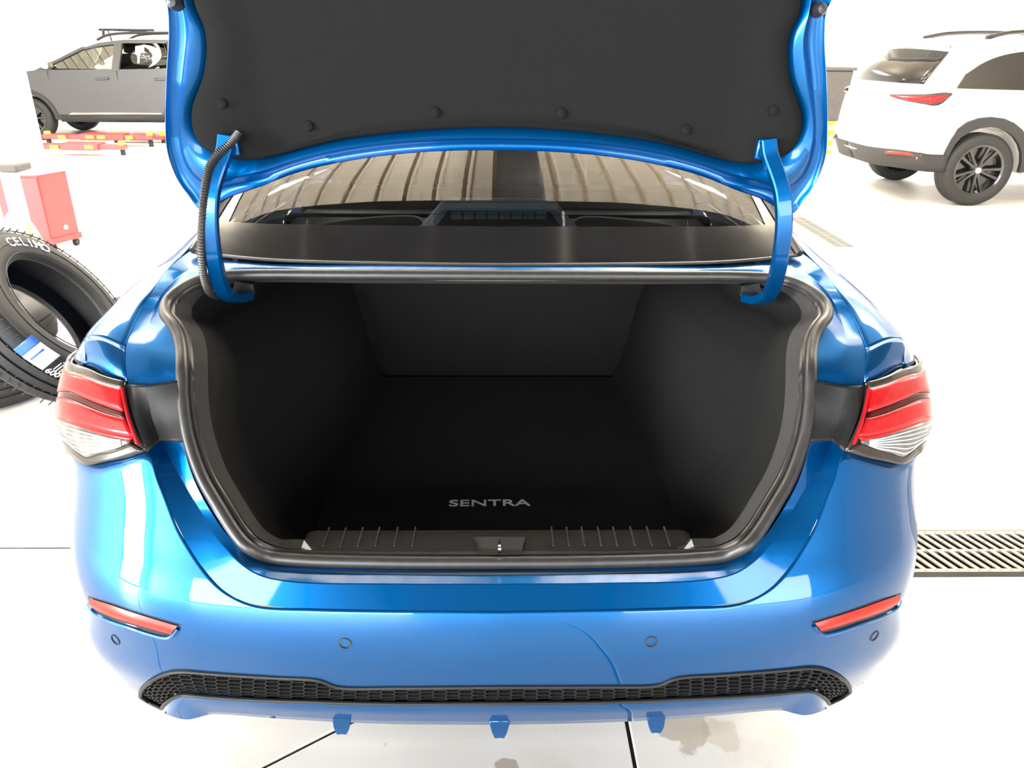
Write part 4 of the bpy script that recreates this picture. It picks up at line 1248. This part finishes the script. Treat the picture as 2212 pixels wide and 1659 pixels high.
# black box on a white stand
bx = PZ(20, 372, .80)
cbY = 5.75
q1, q2 = PY(0, 356, cbY), PY(44, 374, cbY)
tc_ = MB()
cb = empty('control_stand', ((q1.x + q2.x) / 2 - .12, cbY + .1, 0), 'slim white stand topped by a dark grey control box', 'stand')
o = MB().box(((q1.x + q2.x) / 2 - .02, cbY + .1, (q1.z + q2.z) / 2), ((q2.x - q1.x), .2, abs(q1.z - q2.z))).build('control_box', M['bin'], cb); bevel(o, .015, 2)
o = MB().box((PY(8, 400, cbY).x, cbY + .1, q2.z / 2), (.07, .12, q2.z)).build('stand_post', M['white_steel'], cb, smooth=False)
o = MB().box((PY(8, 400, cbY).x - .05, cbY + .1, .01), (.24, .26, .02)).build('stand_foot', M['white_steel'], cb, smooth=False)

# red tool cabinet
a = PZ(130, 541, 0); b = PZ(172, 532, 0)
def cab_pt(px, py, like): return PY(px, py, like.y)
cab = empty('tool_cabinet', (a.x - .2, a.y + .25, 0), 'red steel tool cabinet on casters beside the leaning tire', 'cabinet')
top_z = PY(105, 377, a.y).z
d1 = V((-.40, .30, 0)); d2 = V(((b - a).x, (b - a).y, 0)) * 1.0
ang = math.atan2(.05, .40)
# box with its front turned slightly to the camera
Wc, Dc = .33, .30
ux = V((math.cos(.10), math.sin(.10), 0)); uy = V((-ux.y, ux.x, 0))
fr = PZ(118, 538, .02)      # near corner between front and side
fr = V((fr.x, fr.y, 0))
P00 = fr - ux * Wc; P10 = fr
P11 = fr + V((.10, .24, 0)); P01 = P00 + V((.10, .24, 0))
zb, zt_ = .07, top_z
o = MB().prism([P00 + V((0, 0, zb)), P10 + V((0, 0, zb)), P11 + V((0, 0, zb)), P01 + V((0, 0, zb))], (0, 0, zt_ - zb)).build('cabinet_body', M['red_cab'], cab, smooth=False)
bevel(o, .006, 2)
def fpt(s, z, off=.008): return P00.lerp(P10, s) + V((0, -off, z))
o = MB().prism([fpt(.20, zb + .03), fpt(.98, zb + .03), fpt(.98, zt_ - .02), fpt(.20, zt_ - .02)], (0, .012, 0)).build('cabinet_door', M['red_cab'], cab, smooth=False); bevel(o, .003, 2)
o = MB().prism([P00 + V((-.02, -.02, zt_)), P10 + V((.02, -.02, zt_)), P11 + V((.02, .02, zt_)), P01 + V((-.02, .02, zt_))], (0, 0, .03)).build('cabinet_top', M['white_steel'], cab, smooth=False); bevel(o, .006, 2)
o = MB().prism([P00 + V((-.01, -.01, zb - .01)), P10 + V((.012, -.012, zb - .01)), P11 + V((.012, .01, zb - .01)), P01 + V((-.01, .01, zb - .01))], (0, 0, .045)).build('cabinet_plinth', M['red_cab'], cab, smooth=False)
for q in (P00, P10, P11, P01):
    cen_ = (P00 + P11) / 2
    c = q.lerp(cen_, .15) + V((0, 0, .032))
    MB().lathe([(.001, -.015), (.032, -.015), (.032, .015), (.001, .015)], c, (1, 0, 0), 16).build('caster', M['tire'], cab)
MB().lathe([(.0005, .006), (.015, .005), (.02, 0)], P10.lerp(P11, .55) + V((.004, 0, zb + .10)), (.8, -.5, 0), 14, closed=False).build('badge', M['label_white'], cab)

# mottled lump behind the leaning tire
lp = PY(32, 492, 5.2)
bm = bmesh.new()
bmesh.ops.create_icosphere(bm, subdivisions=4, radius=1)
for v in bm.verts:
    n_ = math.sin(v.co.x * 5 + 1) * math.cos(v.co.y * 4) * .07 + math.sin(v.co.z * 7 + v.co.x * 3) * .05
    v.co *= 1 + n_
    v.co = V((v.co.x * .15, v.co.y * .15, v.co.z * lp.z * .62))
me = bpy.data.meshes.new('mottled_lump'); bm.to_mesh(me); bm.free()
o = link('mottled_lump', me, M['mottle'])
o.location = (lp.x, 5.2, lp.z * .60)
tag(o, 'mottled grey-brown sack lying between the red cabinet and the leaning tire', 'mound')

def tire(name, label, c, axis, R, rr, wd, group=None, grooves=True):
    root = empty(name, c, label, 'tire', group)
    prof = [(rr, -wd * .40), (rr + .012, -wd * .46), (rr + .05, -wd / 2), (R - .05, -wd / 2), (R - .022, -wd / 2 + .012), (R - .006, -wd / 2 + .028)]
    tr_ = wd / 2 - .028
    for k in (-.5, 0, .5):
        gpos = k * tr_ * 1.0
        prof += [(R, gpos - .006), (R - .008, gpos - .004), (R - .008, gpos + .004), (R, gpos + .006)]
    prof += [(R - .006, wd / 2 - .028), (R - .022, wd / 2 - .012), (R - .05, wd / 2), (rr + .05, wd / 2), (rr + .012, wd * .46), (rr, wd * .40), (rr + .006, wd * .33), (R - .035, wd * .30), (R - .028, 0), (R - .035, -wd * .30), (rr + .006, -wd * .33)]
    car_ = MB().lathe(prof, c, axis, 72).build('carcass', M['tire'], root)
    return root
# the leaning tire
vd = (CAM - PY(140, 652, 2.85)).normalized()
sr_ = RGT; su_ = UPV
ax_ = (vd * .5 + (sr_ - vd * sr_.dot(vd)).normalized() * (.866 * .73) + (su_ - vd * su_.dot(vd)).normalized() * (.866 * .68)).normalized()
fc_ = PY(140, 652, 2.85)
R_, rr_, wd_ = .352, .216, .215
tcn = fc_ - ax_ * (wd_ / 2)
lt_ = tire('tire', 'new black tire with white CELIMO lettering leaning beside the blue sedan', tcn, ax_, R_, rr_, wd_)
# sipes on the tread shoulders
uu_ = ax_.orthogonal().normalized(); vv_ = ax_.cross(uu_)
def tp_(a, r, h): return tcn + (uu_ * math.cos(a) + vv_ * math.sin(a)) * r + ax_ * h
mb = MB()
for k in range(64):
    a_ = 2 * math.pi * k / 64
    for h0, h1, sk in ((.062, .098, .012), (.012, .042, .03), (-.042, -.012, .03), (-.098, -.062, -.012)):
        q = [tp_(a_, R_ + .0006, h0), tp_(a_ + sk, R_ + .0006, h1), tp_(a_ + sk + .008, R_ + .0006, h1), tp_(a_ + .008, R_ + .0006, h0)]
        mb.prism(q, (tcn + ax_ * h0 - q[0]).normalized() * .004)
tag(mb.build('tread_sipes', M['seam'], lt_, smooth=False), kind='stuff')
for r_ in (.335, .275, .232):
    MB().tube([tp_(2 * math.pi * k / 72, r_, wd_ / 2 + (-.008 if r_ > .33 else .001)) for k in range(72)], .0022, 6, closed=True).build('sidewall_ring', M['tire'], lt_)
# direction of the screen-left/up point on the sidewall
def ang_of(px, py):
    d = ray(px, py); tt = (fc_ - CAM).dot(ax_) / d.dot(ax_)
    q = CAM + d * tt - fc_
    return math.atan2(q.dot(vv_), q.dot(uu_)), q.length
def side_text(s, a_start, rad, size, step, mat):
    for i, ch_ in enumerate(s):
        a_ = a_start + step * i
        d = uu_ * math.cos(a_) + vv_ * math.sin(a_)
        tdir = (uu_ * -math.sin(a_) + vv_ * math.cos(a_)) * (1 if step > 0 else -1)
        # letters stand outwards
        X_ = tdir; Y_ = d; Z_ = ax_
        if X_.cross(Y_).dot(Z_) < 0: Z_ = -Z_
        Mt = Matrix(((X_.x, Y_.x, Z_.x, 0), (X_.y, Y_.y, Z_.y, 0), (X_.z, Y_.z, Z_.z, 0), (0, 0, 0, 1)))
        pos = tcn + d * rad + ax_ * (wd_ / 2 + .001)
        text_mesh(ch_, size, 'sidewall_letter', mat, lt_, Matrix.Translation(pos) @ Mt, .0012, 0, 1.0, .0012)
aC, rC = ang_of(40, 543); aO, rO = ang_of(92, 521)
da = (aO - aC + math.pi) % (2 * math.pi) - math.pi
side_text('CELIMO', aC, (rC + rO) / 2 if .24 < (rC + rO) / 2 < .34 else .30, .052, da / 5, M['tire_white'])
aX, rX = ang_of(44, 577)
side_text('41', aX, .29, .04, -abs(da) / 7 * (1 if da > 0 else -1), M['tire_white'])
# paper label stuck on the tread
def tread_at(px, py):
    best = None
    for a_ in np.linspace(0, 2 * math.pi, 721):
        for h in np.linspace(-wd_ / 2 + .02, wd_ / 2 - .02, 25):
            p_ = tp_(a_, R_, h)
            nrm = (p_ - tcn - ax_ * h).normalized()
            if nrm.dot(CAM - p_) <= 0: continue
            q = proj(p_)
            e_ = (q[0] - px) ** 2 + (q[1] - py) ** 2
            if best is None or e_ < best[0]: best = (e_, a_, h)
    return best[1], best[2]
la0, lh0 = tread_at(85, 740)
la1, lh1 = tread_at(140, 775)
dl = (la1 - la0 + math.pi) % (2 * math.pi) - math.pi
sgn = 1 if dl > 0 else -1
hc_ = (lh0 + lh1) / 2
def label(a0, a1, h0, h1, mat, name, off=.0022):
    rws_ = [[tp_(la0 + sgn * (a0 + (a1 - a0) * i / 6), R_ + off, hc_ + h0 + (h1 - h0) * j) for i in range(7)] for j in (0, 1)]
    solid(MB().grid(rws_).build(name, mat, lt_), .0006, 0)
label(-.12, -.02, -.045, .045, M['label_blue'], 'blue_label')
label(-.02, .20, -.045, .045, M['label_white'], 'white_label')
label(.04, .06, -.035, .03, M['label_blue'], 'label_stripe', .003)
for i in range(5):
    label(.26 + i * .03, .27 + i * .03, -.02, .02, M['label_white'], 'barcode_bar', .003)
for s_, h_ in (('22', .035), ('600V', -.035)):
    a_ = la0 + sgn * .32
    d = uu_ * math.cos(a_) + vv_ * math.sin(a_)
    td = (uu_ * -math.sin(a_) + vv_ * math.cos(a_)) * sgn
    Y_ = d.cross(td)
    Mt = Matrix(((td.x, Y_.x, d.x, 0), (td.y, Y_.y, d.y, 0), (td.z, Y_.z, d.z, 0), (0, 0, 0, 1)))
    text_mesh(s_, .035, 'tread_lettering', M['label_white'], lt_, Matrix.Translation(tcn + d * (R_ + .003) + ax_ * (hc_ + h_ * (1 if Y_.dot(ax_) > 0 else -1))) @ Mt, .0004, 0, 1, .0006)
# stack of flat tires under it at the picture's left edge
sx_ = PZ(-45, 790, .12)
tire('tire', 'flat-lying black tire at the very left, lowest under the leaning tire', V((sx_.x, sx_.y, .108)), (0, 0, 1), .36, .21, .215, 'tires in the flat stack')
tire('tire', 'flat-lying black tire at the very left, second up under the leaning tire', V((sx_.x + .01, sx_.y + .01, .326)), (.01, 0, 1), .36, .21, .215, 'tires in the flat stack')
tire('tire', 'flat-lying black tire half hidden behind the left tail light under the leaning tire', V((-1.34, 2.80, .133)), (0, 0, 1), .31, .20, .266)
hx = PZ(215, 690, .23)
tire('tire', 'flat-lying black tire seen through the hole of the leaning tire', V((hx.x + .12, hx.y + .25, .11)), (0, 0, 1), .34, .21, .215)

# lift arms under the grey wagon
def lift_arm(label, pxs, Y, z, w_, yellow):
    a_, b_ = PY(*pxs[0], Y), PY(*pxs[1], Y)
    root = empty('lift_arm', ((a_.x + b_.x) / 2, Y, 0), label, 'lift arm', 'red lift arms')
    L = b_.x - a_.x
    z = max(.08, min(.2, z))
    o = MB().prism([V((a_.x, Y, z - .04)), V((b_.x, Y - .05, z - .04)), V((b_.x, Y - .05, z + .02)), V((a_.x, Y, z + .03))], (0, w_, 0)).build('arm_beam', M['red_steel'], root, smooth=False); bevel(o, .01, 1)
    o = MB().prism([V((a_.x + L * .35, Y - .05, z - .05)), V((a_.x + L * .75, Y - .08, z - .05)), V((a_.x + L * .75, Y - .08, z + .045)), V((a_.x + L * .35, Y - .05, z + .045))], (0, w_ + .1, 0)).build('arm_sleeve', M['red_steel'], root, smooth=False); bevel(o, .01, 1)
    for f in yellow:
        MB().box((a_.x + L * f, Y - .075, z), (.12, .012, .05)).build('yellow_plate', M['yellow'], root, smooth=False)
    for f in (.03, .95):
        o = MB().lathe([(.001, .02), (.045, .02), (.05, .005), (.05, -.04), (.001, -.04)], (a_.x + L * f, Y + w_ / 2, z + .05), (0, 0, 1), 16).build('arm_pad', M['yellow'], root)
        MB().lathe([(.001, 0), (.035, 0), (.035, -z - .0), (.001, -z - .0)], (a_.x + L * f, Y + w_ / 2, z), (0, 0, 1), 12).build('arm_leg', M['clad'], root)
    return root
lift_arm('red lift arm with yellow plates lying just below the grey wagon', ((92, 302), (332, 300)), 12.9, .16, .16, (.2, .45, .55, .8))
lift_arm('red lift arm nearest the camera, at the foot of the lift column', ((62, 325), (268, 318)), 11.9, .13, .18, (.3, .66))
lift_arm('short red lift arm partly under the grey wagon by the trunk lid', ((240, 285), (352, 285)), 13.42, .1, .14, (.3,))

# grey bin and yellow block by the white car
b0 = PY(1786, 303, 12.5); b1 = PY(1836, 152, 12.5)
zg = 0
Yb_ = 12.6
bz0 = PY(1800, 262, Yb_).z; bz1 = PY(1800, 152, Yb_).z; bxa = PY(1775, 200, Yb_).x; bxb = PY(1838, 200, Yb_).x
zb0 = PY(1800, 303, Yb_).z
root = empty('waste_bin', ((bxa + bxb) / 2, Yb_ + .3, bz0), 'grey plastic bin behind the white car, beside the raised lid', 'bin')
Wb = bxb - bxa
o = MB().add([V((bxa + .03, Yb_ + .03, bz0)), V((bxb - .06, Yb_ + .03, bz0)), V((bxb - .06, Yb_ + .57, bz0)), V((bxa + .03, Yb_ + .57, bz0)), V((bxa, Yb_, bz1)), V((bxb, Yb_, bz1)), V((bxb, Yb_ + .6, bz1)), V((bxa, Yb_ + .6, bz1))],
             [(0, 1, 2, 3), (7, 6, 5, 4), (0, 4, 5, 1), (1, 5, 6, 2), (2, 6, 7, 3), (3, 7, 4, 0)]).build('bin_body', M['bin'], root, smooth=False); bevel(o, .03, 2)
o = MB().box(((bxa + bxb) / 2, Yb_ + .3, bz1 + .02), (Wb + .06, .66, .05)).build('bin_rim', M['bin'], root, smooth=False); bevel(o, .015, 2)
root = empty('yellow_block', ((bxa + bxb) / 2, Yb_ + .3, 0), 'yellow crate standing on the floor under the grey bin', 'cuboid')
o = MB().box(((bxa + bxb) / 2 - .05, Yb_ + .3, bz0 / 2 + .0), (Wb - .15, .5, bz0)).build('block_body', M['yellow'], root, smooth=False); bevel(o, .01, 1)
for k in range(3):
    MB().box(((bxa + bxb) / 2 - .05, Yb_ + .045, bz0 * (.2 + .3 * k)), (Wb - .12, .02, .06)).build('block_band', M['label_white'], root, smooth=False)
